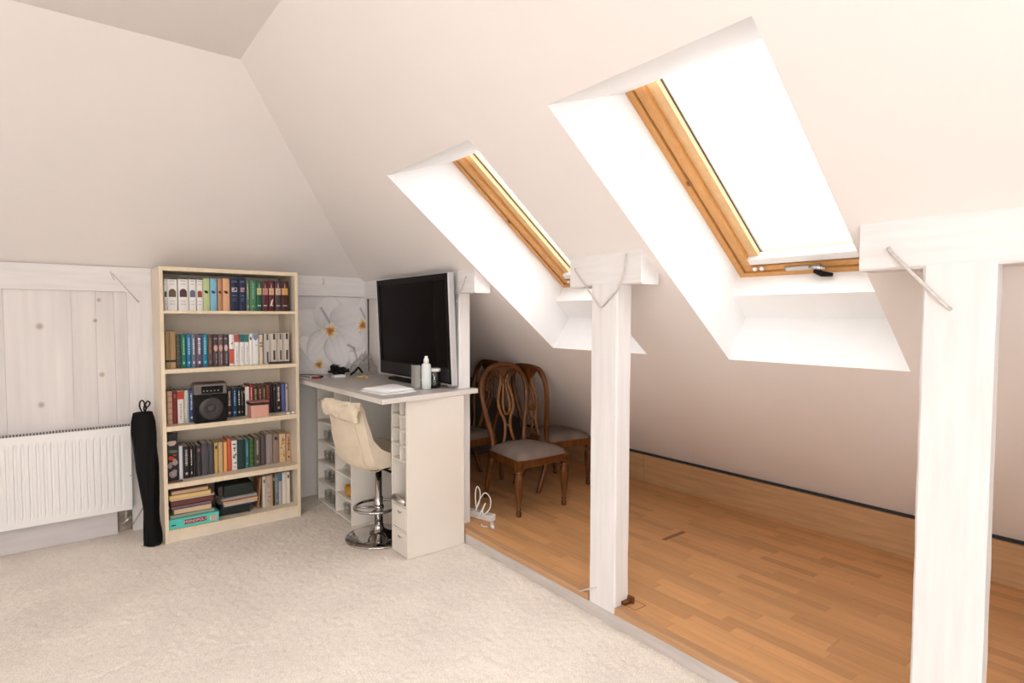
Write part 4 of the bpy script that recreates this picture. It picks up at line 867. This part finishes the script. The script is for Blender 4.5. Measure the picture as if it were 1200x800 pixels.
def rear_unit():
    t = thing('storage_unit', 'ivory open shelf unit with two columns of compartments behind the stool', 'cabinet', (1.95, 4.53, 0), group='ivory units under the desk')
    x0, x1, y0, y1, H = 1.695, 2.10, 4.165, 4.915, 1.064
    MB().box(x0, x1, y0, y0+.016, 0, H).build('end_panel', M_UNIT, t, bevel=.001)
    MB().box(x0, x1, y1-.016, y1, 0, H).build('end_panel', M_UNIT, t, bevel=.001)
    MB().box(x0+.0005, x1, 4.487, 4.505, 0, H).build('divider', M_UNIT, t)
    MB().box(x0+.34, x0+.35, y0+.016, y1-.016, .01, H-.01).build('back_panel', M_UNIT, t)
    for ya, yb, zs in ((4.505, 4.899, (.03, .205, .375, .55, .725, .90)), (4.181, 4.487, (.03, .19, .37, .525, .70, .875))):
        for z in zs: MB().box(x0+.001, x0+.34, ya, yb, z-.012, z+.003).build('shelf', M_UNIT, t)
rear_unit()
def tumbler(x, y, z, lab, h=.085, r=.034):
    t = thing('drinking_glass', lab, 'glass', (x, y, z), group='drinking glasses in the rear desk unit')
    MB().lathe([(r*.75, .001), (r, h), (r-.002, h), (r*.75-.002, .006), (.0005, .005)], (x, y, z), 14).build('bowl', M_CLEAR, t)
wh = ['bottom', 'second lowest', 'third lowest', 'fourth lowest']
for k, z in enumerate((.034, .209, .379, .554)):
    for j, y in enumerate((4.60, 4.70, 4.80)):
        tumbler(1.745, y, z, 'clear drinking glass, %s of three in %s compartment of left column' % (['nearest', 'middle', 'farthest'][j], wh[k]))
tumbler(1.745, 4.25, .034, 'clear drinking glass, nearest in bottom compartment of right column'); tumbler(1.745, 4.37, .034, 'clear drinking glass, farthest in bottom compartment of right column')
t = thing('snack_packet', 'amber yellow packet in the second compartment of the rear desk unit', 'packet', (1.75, 4.33, .194))
MB().rings([[(1.75+.035*s*math.cos(a)+.004*math.sin(3*a+k), 4.33+.085*s*math.sin(a), .1945+h*(1+.12*math.sin(2*a+k))) for a in [2*math.pi*i/14 for i in range(14)]] for k, (s, h) in enumerate(((.7, .0), (1, .02), (.95, .05), (.7, .07), (.2, .078)))]).build('wrap', mat('amber_wrap', (.50, .25, .04), .35, .5, var=.4, vscale=(40, 40, 40)), t)
t = thing('plastic_pouch', 'clear crumpled plastic pouch in the third compartment of rear desk unit', 'pouch', (1.74, 4.34, .374))
MB().rings([[(1.745+.03*s*math.cos(a), 4.34+.09*s*math.sin(a), .3745+h*(1+.2*math.sin(3*a+k))) for a in [2*math.pi*i/12 for i in range(12)]] for k, (s, h) in enumerate(((.8, .0), (1, .02), (.8, .04), (.3, .055)))]).build('film', M_CLEAR, t)
t = thing('foil_roll', 'short grey roll lying in the tall compartment of front desk unit', 'roll', (1.76, 3.46, .37))
MB().tube([(1.752, 3.39, .376), (1.752, 3.55, .376)], .024, 14).build('roll', M_STEEL, t)

# ------------------------------------------------------------------ television
def television():
    t = thing('television', 'large black flat television with silver side, standing on the desk', 'television', (2.16, 4.02, ZD))
    y0, y1, zb, zt = 3.468, 4.635, 1.132, 1.928; xb, lean = 2.165, -0.034   # front face leans a little towards the room
    def P(y, z, n): # n: depth behind the front face
        return (xb + lean*(z-zb)/(zt-zb) + n, y, z)
    def bx(m, a, b, c, d, n0, n1, mi=0): return m.hexa([P(a,c,n0), P(b,c,n0), P(b,c,n1), P(a,c,n1), P(a,d,n0), P(b,d,n0), P(b,d,n1), P(a,d,n1)], mi)
    m = MB(); w_ = .042
    bx(m, y0, y0+w_, zb, zt, 0, .05); bx(m, y1-w_, y1, zb, zt, 0, .05); bx(m, y0+w_, y1-w_, zt-.042, zt, 0, .05); bx(m, y0+w_, y1-w_, zb, zb+.115, 0, .05)
    m.build('bezel', M_BLACK, t, bevel=.002)
    m = MB(); bx(m, y0+w_, y1-w_, zb+.115, zt-.042, .006, .03); m.build('screen', M_SCREEN, t)
    m = MB(); bx(m, y0+.02, y1-.02, zb+.012, zb+.103, -.003, .002); s = m.build('speaker_bar', mat('smoked_plastic', (.030, .026, .027), .35, .4), t, bevel=.001)
    m = MB(); bx(m, 3.985, 4.055, zb+.062, zb+.072, -.0045, -.002); m.build('maker_mark', flat((.22, .21, .22)), s)
    m = MB(); bx(m, y0-.014, y0, zb-.006, zt+.004, -.002, .046); m.build('side_trim', M_SILVER, t, bevel=.003, label='bright silver strip down the right side')
    m = MB(); bx(m, y1, y1+.014, zb-.006, zt+.004, -.002, .046); m.build('side_trim', M_SILVER, t, bevel=.003)
    m = MB(); bx(m, y0-.012, y1+.012, zb-.012, zb, 0, .05); m.build('lower_trim', M_SILVER, t, bevel=.002)
    m = MB(); bx(m, y0+.19, y1-.10, zb+.06, zt-.15, .051, .098); m.build('rear_housing', mat('dark_grey_plastic', (.16, .155, .155), .5, .4), t, bevel=.006)
    MB().prism([(2.085, 3.78), (2.085, 4.32), (2.13, 4.40), (2.21, 4.40), (2.21, 3.70), (2.13, 3.70)], ZD+.0005, ZD+.014).build('base', M_BLACK, t, bevel=.003)
    MB().box(2.172, 2.208, 3.93, 4.17, ZD+.013, 1.20).build('neck', M_BLACK, t)
television()

# ------------------------------------------------------------------ small things on the desk
def towel():
    t = thing('folded_cloth', 'folded white cloth lying on the desk front corner', 'cloth', (1.75, 3.66, ZD))
    def sheet(corn, z, th, sd):
        rr = random.Random(sd); n = 14; g = []
        for j in range(n+1):
            r_ = []
            for i in range(n+1):
                u, v = i/n, j/n; p = [corn[0][k]*(1-u)*(1-v)+corn[1][k]*u*(1-v)+corn[2][k]*u*v+corn[3][k]*(1-u)*v for k in (0, 1)]
                e = min(u, 1-u, v, 1-v); r_.append((p[0]+.008*math.sin(5*v+sd)*(1-2*u)*.5, p[1]+.006*math.sin(6*u+sd), z + th*min(1, (e*9)**.5) + .003*mnoise.noise((u*4, v*4, sd)) ))
            g.append(r_)
        m = MB().grid(g); b = [[(x, y, z-.002) for x, y, zz in r_] for r_ in g]
        m.grid(b[::-1])
        edge = lambda G: G[0] + [r[-1] for r in G[1:]] + G[-1][-2::-1] + [r[0] for r in G[-2:0:-1]]
        e1, e2 = edge(g), edge(b); m.grid([e1+[e1[0]], e2+[e2[0]]]); return m
    sheet([(1.622, 3.45), (1.905, 3.50), (1.93, 3.87), (1.60, 3.77)], ZD+.0025, .010, 1).build('lower_fold', M_COTTON, t)
    sheet([(1.638, 3.462), (1.90, 3.515), (1.915, 3.86), (1.612, 3.765)], ZD+.0155, .009, 2).build('upper_fold', M_COTTON, t)
towel()
t = thing('pump_bottle', 'pale plastic bottle with white cap and printed label on the desk', 'bottle', (2.02, 3.575, ZD))
MB().lathe([(.030, .001), (.034, .006), (.0345, .165), (.031, .178), (.018, .186), (.017, .19)], (2.02, 3.575, ZD), 22).build('body', mat('milky_plastic', (.72, .74, .71), .3, .45), t)
MB().lathe([(.019, .188), (.019, .214), (.012, .222), (.011, .236), (.003, .238)], (2.02, 3.575, ZD), 18).build('cap', M_WHITE, t)
MB().lathe([(.0352, .03), (.0352, .15)], (2.02, 3.575, ZD), 22, cap=False).build('printed_label', mat('pale_label', (.70, .74, .71), .5, .3, var=.10, vscale=(120, 120, 260)), t)
t = thing('cotton_jar', 'glass jar with white lid and cotton inside beside the bottle', 'jar', (2.10, 3.60, ZD))
MB().lathe([(.040, .001), (.044, .008), (.044, .115), (.040, .122), (.038, .122), (.042, .112), (.042, .010), (.0005, .008)], (2.10, 3.60, ZD), 22).build('glass', glass_mat('smoky_jar_glass', (.60, .64, .62), .14), t)
MB().lathe([(.046, .122), (.047, .126), (.047, .140), (.044, .143)], (2.10, 3.60, ZD), 22).build('lid', M_WHITE, t)
m = MB()
for a, b, c in ((-.012, .0, .03), (.014, .008, .028), (0, -.014, .034), (.004, .012, .045)): m.lathe([(.003, -.014), (.013, -.008), (.016, 0), (.012, .010), (.002, .014)], (2.10+a, 3.60+b, ZD+c), 10)
m.build('cotton', M_PAPER, t)
t = thing('clear_box', 'clear upright plastic box left of the pale bottle', 'box', (1.955, 3.615, ZD))
MB().box(1.938, 1.985, 3.59, 3.65, ZD+.0005, ZD+.172).build('shell', mat('frosted_box', (.33, .32, .30), .2, .5, var=.2, vscale=(30, 30, 8)), t, bevel=.004)
# heap of black cable and hair clips, bead necklace, small boxes, pen, wires, plastic bag
t = thing('cable_heap', 'tangled heap of black cable and clips against the wall picture', 'cables', (1.90, 4.88, ZD))
m = MB(); rr = random.Random(12)
for k in range(9):
    cx, cy = 1.885+rr.uniform(-.04, .04), 4.87+rr.uniform(-.09, .10); pts = []
    for i in range(9):
        a = i/9*2*math.pi*1.0+k; r_ = rr.uniform(.035, .06); pts.append((cx+r_*.7*math.cos(a), cy+r_*1.3*math.sin(a), ZD+.012+.012*k*.7*rr.uniform(.4, 1)))
    m.tube(spline(pts, 5, True), .0085, 7, close=True)
m.build('coil', M_BLACK, t)
m = MB()
for k in range(6):
    y = 4.82+.03*k; m.tube([(1.855, y, ZD+.02), (1.845, y+.005, ZD+.075), (1.87, y+.01, ZD+.095)], [.009, .007, .003], 6)
m.build('clip', M_BLACK, t)
MB().tube(spline([(1.93, 4.74, ZD+.012), (1.96, 4.72, ZD+.04), (1.985, 4.70, ZD+.075), (2.0, 4.68, ZD+.05), (2.005, 4.66, ZD+.035)], 6), .009, 7).build('loose_end', M_BLACK, t)
t = thing('bead_necklace', 'cream bead necklace coiled on the desk before the television', 'necklace', (1.955, 4.53, ZD))
for k in range(20):
    a = 2*math.pi*k/20; r_ = .045+.012*math.sin(3*a); x, y = 1.955+r_*.75*math.cos(a), 4.53+r_*1.5*math.sin(a); z = ZD+.0095+.006*(math.sin(2*a) > .6)
    if k == 0:
        bd = MB().lathe([(.0005, -.009), (.006, -.007), (.009, 0), (.006, .007), (.0005, .009)], (0, 0, 0), 10).build('bead', mat('cream_bead', (.72, .50, .24), .3, .5), t, local=True)
    else: bd = bpy.data.objects.new('bead', bd.data); COL.objects.link(bd); bd.parent = t
    bd.location = (x-1.955, y-4.53, z-ZD)
def sbox(name, lab, cat, x0, x1, y0, y1, h, m, part='body'):
    t = thing(name, lab, cat, ((x0+x1)/2, (y0+y1)/2, ZD)); MB().box(x0, x1, y0, y1, ZD+.0005, ZD+h).build(part, m, t, bevel=.003); return t
sbox('white_box', 'small flat white box lying near the black cable heap', 'box', 1.765, 1.865, 4.68, 4.75, .022, M_WHITE, 'carton')
t = thing('marker_pen', 'red marker pen lying at the desk left edge', 'pen', (1.64, 4.75, ZD))
MB().tube([(1.60, 4.74, ZD+.009), (1.685, 4.765, ZD+.009)], .0085, 10).build('barrel', flat((.33, .03, .03)), t); MB().tube([(1.685, 4.765, ZD+.009), (1.70, 4.769, ZD+.009)], .006, 10).build('tip', M_BLACK, t)
t = thing('eyeglasses', 'thin dark wire eyeglasses lying beside the bookcase on the desk', 'glasses', (1.56, 4.86, ZD))
m = MB(); m.tube([(1.52, 4.92, ZD+.02), (1.60, 4.80, ZD+.006)], .003, 6); m.tube([(1.53, 4.97, ZD+.022), (1.67, 4.88, ZD+.018), (1.73, 4.83, ZD+.008)], .003, 6)
m.tube(spline([(1.52, 4.92, ZD+.02), (1.515, 4.94, ZD+.03), (1.52, 4.965, ZD+.03), (1.53, 4.97, ZD+.02)], 5), .003, 6); m.build('wire_frame', M_BLACK, t)
t = thing('paper_sheet', 'loose white paper sheet on the desk by the bookcase', 'paper', (1.62, 4.86, ZD)); MB().box(1.56, 1.75, 4.77, 4.98, ZD+.0004, ZD+.0018).build('sheet', M_PAPER, t)
t = thing('plastic_bag', 'crumpled clear plastic bag in the corner behind the television edge', 'bag', (2.10, 4.93, ZD))
def crumple():
    g = []; n = 26
    for j in range(n+1):
        r_ = []
        for i in range(n+1):
            u, v = i/n*2-1, j/n*2-1; d = max(0, 1-u*u)**.5*max(0, 1-v*v)**.5
            x, y = 2.105+.085*u, 4.885+.16*v; h = .20*d*(.65+.35*(u*.6+.4)) ; k = mnoise.noise((u*2.6, v*2.6, 3.1))+.6*mnoise.noise((u*6, v*6, 9.2))
            r_.append((x+.02*k*d, y+.03*mnoise.noise((u*4, v*4, 7))*d, ZD+.004+max(0, h*(1+.45*k))))
        g.append(r_)
    return MB().grid(g, smooth=False)
mb = glass_mat('thin_film', (.93, .93, .92), .22, .12); crumple().build('film', mb, t)

# ------------------------------------------------------------------ bar stool under a cream slipcover
def stool():
    cx, cy, rz = 1.768, 3.84, math.radians(12)
    t = thing('bar_stool', 'chrome bar stool under a loose cream slipcover, pushed under the desk', 'stool', (cx, cy, 0), rz)
    LC = dict(local=True)
    MB().lathe([(.238, .004), (.240, .010), (.235, .016), (.16, .026), (.08, .042), (.045, .062), (.034, .085), (.032, .10)], n=40).build('base', M_CHROME, t, **LC)
    MB().lathe([(.031, .095), (.031, .30), (.024, .305), (.024, .56)], n=20).build('column', M_CHROME, t, **LC)
    MB().lathe([(.036, .20), (.038, .205), (.038, .235), (.034, .24)], n=18).build('collar', M_CHROME, t, **LC)
    m = MB(); m.tube([(-.02+.155*math.cos(a), .155*math.sin(a), .235) for a in [2*math.pi*i/32 for i in range(32)]], .011, 8, close=True)
    for s in (.7, -.7): m.tube([(.03*math.cos(math.pi-s), .03*math.sin(math.pi-s), .225), (-.02+.15*math.cos(math.pi-s), .15*math.sin(math.pi-s), .235)], .009, 8)
    m.build('foot_ring', M_CHROME, t, **LC)
    MB().tube([(.0, -.02, .52), (.02, -.12, .50), (.03, -.17, .50)], .008, 8).build('height_lever', M_BLACK, t, **LC)
    MB().lathe([(.09, .515), (.10, .53), (.10, .55)], n=18).build('seat_plate', M_BLACKM, t, **LC)
    # slipcovered bucket: profile runs from seat front up to the back top
    prof = [(.235, .665, .185), (.20, .675, .205), (.12, .645, .215), (.03, .615, .22), (-.06, .62, .222), (-.13, .66, .222), (-.175, .74, .218), (-.20, .83, .21), (-.225, .93, .20), (-.245, 1.0, .19), (-.252, 1.03, .175)]
    outer = [(.238, .64, .19), (.19, .615, .205), (.10, .580, .215), (.0, .548, .22), (-.09, .535, .225), (-.165, .575, .225), (-.205, .70, .22), (-.235, .82, .212), (-.262, .93, .202), (-.282, 1.01, .19), (-.272, 1.04, .175)]
    P1 = spline([(a-.035, b, c) for a, b, c in prof], 4); P2 = spline([(a-.035, b, c) for a, b, c in outer], 4); k = len(P1); nn = 20
    gi, go = [], []
    for j in range(k):
        ra, rb = [], []
        for i in range(nn+1):
            v = i/nn*2-1; w1 = P1[j].z; w2 = P2[j].z; q = abs(v)**2.6; f = 1-.16*q
            nz = .006*mnoise.noise((v*3, j*.22, 1.0)) + .004*mnoise.noise((v*8, j*.5, 4.0))
            # sides of the bucket wrap forward and up a little
            lift = .055*q*math.exp(-((j/k-.42)/.22)**2); fwd = .045*q*max(0, j/k-.35)
            ra.append((P1[j].x+fwd+lift*.5+nz, v*w1*.97, P1[j].y+lift+nz)); rb.append((P2[j].x+fwd*1.3+nz, v*w2, P2[j].y+lift*.7-nz))
        gi.append(ra); go.append(rb)
    m = MB().grid(gi); m.grid([r[::-1] for r in go])
    e = lambda G: G[0] + [r[-1] for r in G[1:]] + G[-1][-2::-1] + [r[0] for r in G[-2:0:-1]]
    a, b = e(gi), e(go); m.grid([a+[a[0]], b+[b[0]]])
    m.build('slipcover', M_COVER, t, **LC)
    # bunched fold hanging over the back top, and a seam down the back
    g = []
    for j in range(15):
        r_ = []
        for i in range(31):
            v = i/30*2-1; a = -1.0 + 3.6*j/14; rad = .034+.012*mnoise.noise((v*5, j*.35, 2))+.010*mnoise.noise((v*13, j*.8, 6)); rad *= (1-.35*max(0, abs(v)-.75)/.25)
            r_.append((-.303 - rad*1.1*math.cos(a)+.012*mnoise.noise((v*6, j*.5, 11)), v*.215, 1.012 + rad*1.15*math.sin(a) - .045*max(0, -math.sin(a))*1.0 - (.02*(1-v) if True else 0) + .008*mnoise.noise((v*9, j, 3))))
        g.append(r_)
    o = MB().grid(g).build('cover_fold', M_COVER, t, **LC); md = o.modifiers.new('thick', 'SOLIDIFY'); md.thickness = .006
    m = MB(); pts = [(P2[j].x-.004+.045*.2*max(0, j/k-.35), -.60*P2[j].z, P2[j].y) for j in range(10, k)]; m.tube(pts, .004, 6); m.build('seam', M_COVER, t, **LC)
stool()

# ------------------------------------------------------------------ dining chairs stored under the slope
def chair(lab, loc, rz):
    t = thing('dining_chair', lab, 'chair', loc, rz, 'carved wooden dining chairs under the slope'); LC = dict(local=True)
    HW, RW, YFt, YR_, ZS = .252, .20, -.22, .235, .40       # front half width, rear half width, front y, rear y, rail top
    # front legs: square block, ring, fluted bulb, ankle, foot
    prof = [(.018, .0), (.020, .008), (.021, .03), (.014, .042), (.019, .052), (.020, .06), (.014, .068), (.019, .10), (.028, .17), (.035, .25), (.037, .285), (.031, .312), (.020, .322), (.030, .332), (.030, .345), (.022, .352)]
    mod = lambda a, z: 1 - (.13*abs(math.sin(4*a)) if .085 < z < .31 else 0)
    for s in (-1, 1):
        m = MB().lathe(prof, (s*(HW-.022), YFt+.022, 0), 32, mod=mod); m.box(s*(HW-.022)-.026, s*(HW-.022)+.026, YFt-.004, YFt+.048, .352, .432)
        l = m.build('leg', M_MAHOG, t, **LC)
        MB().lathe([(.004, 0), (.014, .002), (.017, .005)], (0, 0, 0), 12).build('rosette', M_MAHOD, l, local=True)
        ro = l.children[0]; ro.data.transform(Matrix.Translation((s*(HW-.022), YFt-.0045, .392)) @ Matrix.Rotation(math.pi/2, 4, 'X'))
    for s in (-1, 1):                                          # raked rear legs
        pth = spline([(s*(RW-.03), YR_+.10, 0.0), (s*(RW-.022), YR_+.055, .14), (s*(RW-.02), YR_+.01, .30), (s*(RW-.02), YR_-.005, .44)], 6)
        MB().tube(pth, [.020+.006*i/(len(pth)-1) for i in range(len(pth))], 8, up=(1, 0, 0)).build('leg', M_MAHOG, t, **LC)
    m = MB(); zz0, zz1 = .365, .43
    for (ax, ay), (bx, by) in (((-HW+.045, YFt+.012), (HW-.045, YFt+.012)), ((HW-.016, YFt+.045), (RW-.006, YR_)), ((-HW+.016, YFt+.045), (-RW+.006, YR_)), ((-RW, YR_), (RW, YR_))):
        d = Vector((bx-ax, by-ay, 0)).normalized(); nrm = Vector((-d.y, d.x, 0))*.012
        m.hexa([(ax-nrm.x, ay-nrm.y, zz0), (bx-nrm.x, by-nrm.y, zz0), (bx+nrm.x, by+nrm.y, zz0), (ax+nrm.x, ay+nrm.y, zz0), (ax-nrm.x, ay-nrm.y, zz1), (bx-nrm.x, by-nrm.y, zz1), (bx+nrm.x, by+nrm.y, zz1), (ax+nrm.x, ay+nrm.y, zz1)])
    m.build('seat_rail', M_MAHOG, t, **LC, bevel=.003)
    # domed suede cushion
    g = []; n = 20
    for j in range(n+1):
        r_ = []
        for i in range(n+1):
            u, v = i/n*2-1, j/n*2-1; hw = HW*(1-(v+1)/2)+RW*(v+1)/2; e = max(abs(u), abs(v))
            bow = .018*(1-u*u)*(1 if v < 0 else 0)*abs(v); c = max(0, 1-abs(u)**4)*max(0, 1-abs(v)**4)
            r_.append((u*(hw+.002), (YFt+YR_)/2+v*(YR_-YFt)/2 - bow, .430+.068*c**.5))
        g.append(r_)
    bot = [[(x, y, .429) for x, y, z in r_] for r_ in g]
    MB().grid(g).grid(bot[::-1]).build('seat_cushion', M_SUEDE, t, **LC)
    # balloon back
    by = lambda z: YR_-.005 + (z-.43)*.155                     # rake of the back
    half = [(.170, .40), (.162, .48), (.178, .58), (.208, .70), (.231, .82), (.237, .92), (.216, 1.00), (.163, 1.065), (.086, 1.098), (0, 1.108)]
    P_ = [(x, by(z), z) for x, z in half] + [(-x, by(z), z) for x, z in half[-2::-1]]
    pth = spline(P_, 6); k = len(pth); rad = [.019+.007*math.exp(-((i/(k-1)-.5)/.16)**2) for i in range(k)]
    bf = MB().tube(pth, rad, 10, ry=.023, up=(0, 1, 0)); bf = bf.build('back_frame', M_MAHOG, t, **LC)
    # the tube uses ring axes: first along the rake, second across
    def strand(pts, r=.009): return MB().tube(spline([(x, by(z)-.002, z) for x, z in pts], 6), r, 8, ry=r*1.25, up=(0, 1, 0))
    m = MB()
    for s in (-1, 1):
        m.tube(spline([(s*x, by(z)-.003, z) for x, z in ((.040, 1.03), (.036, .96), (.062, .88), (.078, .80), (.068, .73), (.035, .665), (.026, .60), (.036, .53), (.055, .47))], 6), .0105, 8, ry=.014, up=(0, 1, 0))
        m.tube(spline([(s*x, by(z)-.008, z) for x, z in ((.022, 1.0), (.016, .92), (.022, .86), (.034, .80), (.030, .735), (.012, .70))], 6), .009, 8, ry=.011, up=(0, 1, 0))
    for z, hw in ((.70, .03), (.61, .028)): m.tube([(-hw, by(z)-.004, z), (0, by(z)-.006, z-.006), (hw, by(z)-.004, z)], .009, 8)
    m.build('splat', M_MAHOL, t, **LC)
    pl = [(-.135, 1.06), (-.10, 1.02), (-.05, .985), (-.03, .94), (0, .925), (.03, .94), (.05, .985), (.10, 1.02), (.135, 1.06), (.07, 1.09), (0, 1.10), (-.07, 1.09)]
    c = MB().prism(pl, -.009, .007, fn=lambda x, z, d: (x, by(z)+d, z)).build('crest', M_MAHOG, t, **LC, bevel=.002)
    m = MB()
    for s in (-1, 1):
        for q in range(3): m.tube(spline([(s*(.012+.03*q), by(1.0)-.010, .985+.012*q), (s*(.03+.032*q), by(1.04)-.013, 1.035+.008*q), (s*(.055+.03*q), by(1.06)-.012, 1.06+.004*q), (s*(.06+.028*q), by(1.04)-.010, 1.035+.008*q)], 5), .006, 6)
        m.tube(spline([(s*.012, by(.95)-.012, .945), (s*.025, by(.98)-.014, .985), (0, by(1.02)-.013, 1.02)], 5), .006, 6)
    m.build('carving', M_MAHOD, c, **LC)
    MB().box(-.06, .06, by(.46)-.012, by(.46)+.012, .43, .475).build('splat_shoe', M_MAHOG, t, **LC, bevel=.004)
    return t
chair('carved wooden dining chair in front, grey brown seat facing out', (2.895, 3.505, ZP), math.radians(-1))
chair('carved dining chair turned sideways to the right, back touching the slope', (3.495, 3.82, ZP), math.radians(88))
chair('carved dining chair mostly hidden behind the frontmost chair', (2.825, 4.35, ZP), math.radians(-90))

# ------------------------------------------------------------------ power strip and its looped cable on the platform
t = thing('power_strip', 'white power strip lying on the oak platform beside the post', 'power strip', (2.425, 3.45, ZP), math.radians(-73))
MB().box(-.15, .10, -.029, .029, .0008, .048).build('casing', M_CABLE, t, bevel=.004, local=True)
m = MB()
for k in range(3): m.lathe([(.0185, .0481), (.0185, .0488)], (-.09+.055*k, 0, 0), 14)
m.build('sockets', flat((.55, .53, .51)), t, local=True)
t = thing('power_cable', 'white cable in upright loops with plug beside the power strip', 'cable', (2.39, 3.38, ZP))
m = MB(); m.tube(spline([(2.335, 3.40, .20), (2.345, 3.43, .30), (2.365, 3.44, .36), (2.385, 3.43, .33), (2.37, 3.41, .26), (2.335, 3.41, .20), (2.36, 3.40, .27), (2.41, 3.40, .315), (2.45, 3.39, .27), (2.44, 3.38, .20), (2.38, 3.38, .155), (2.34, 3.38, .15), (2.37, 3.36, .23), (2.385, 3.36, .25), (2.36, 3.36, .19), (2.40, 3.34, .145), (2.40, 3.30, .135), (2.385, 3.27, .135)], 8), .0042, 7)
m.build('cord', M_CABLE, t); MB().tube([(2.385, 3.275, .132), (2.36, 3.235, .122), (2.35, 3.215, .121)], [.014, .0155, .012], 10).build('plug', M_CABLE, t)
MB().tube(spline([(2.34, 3.35, .109), (2.33, 3.31, .11), (2.345, 3.28, .11)], 6), .004, 6).build('cord', M_CABLE, t)
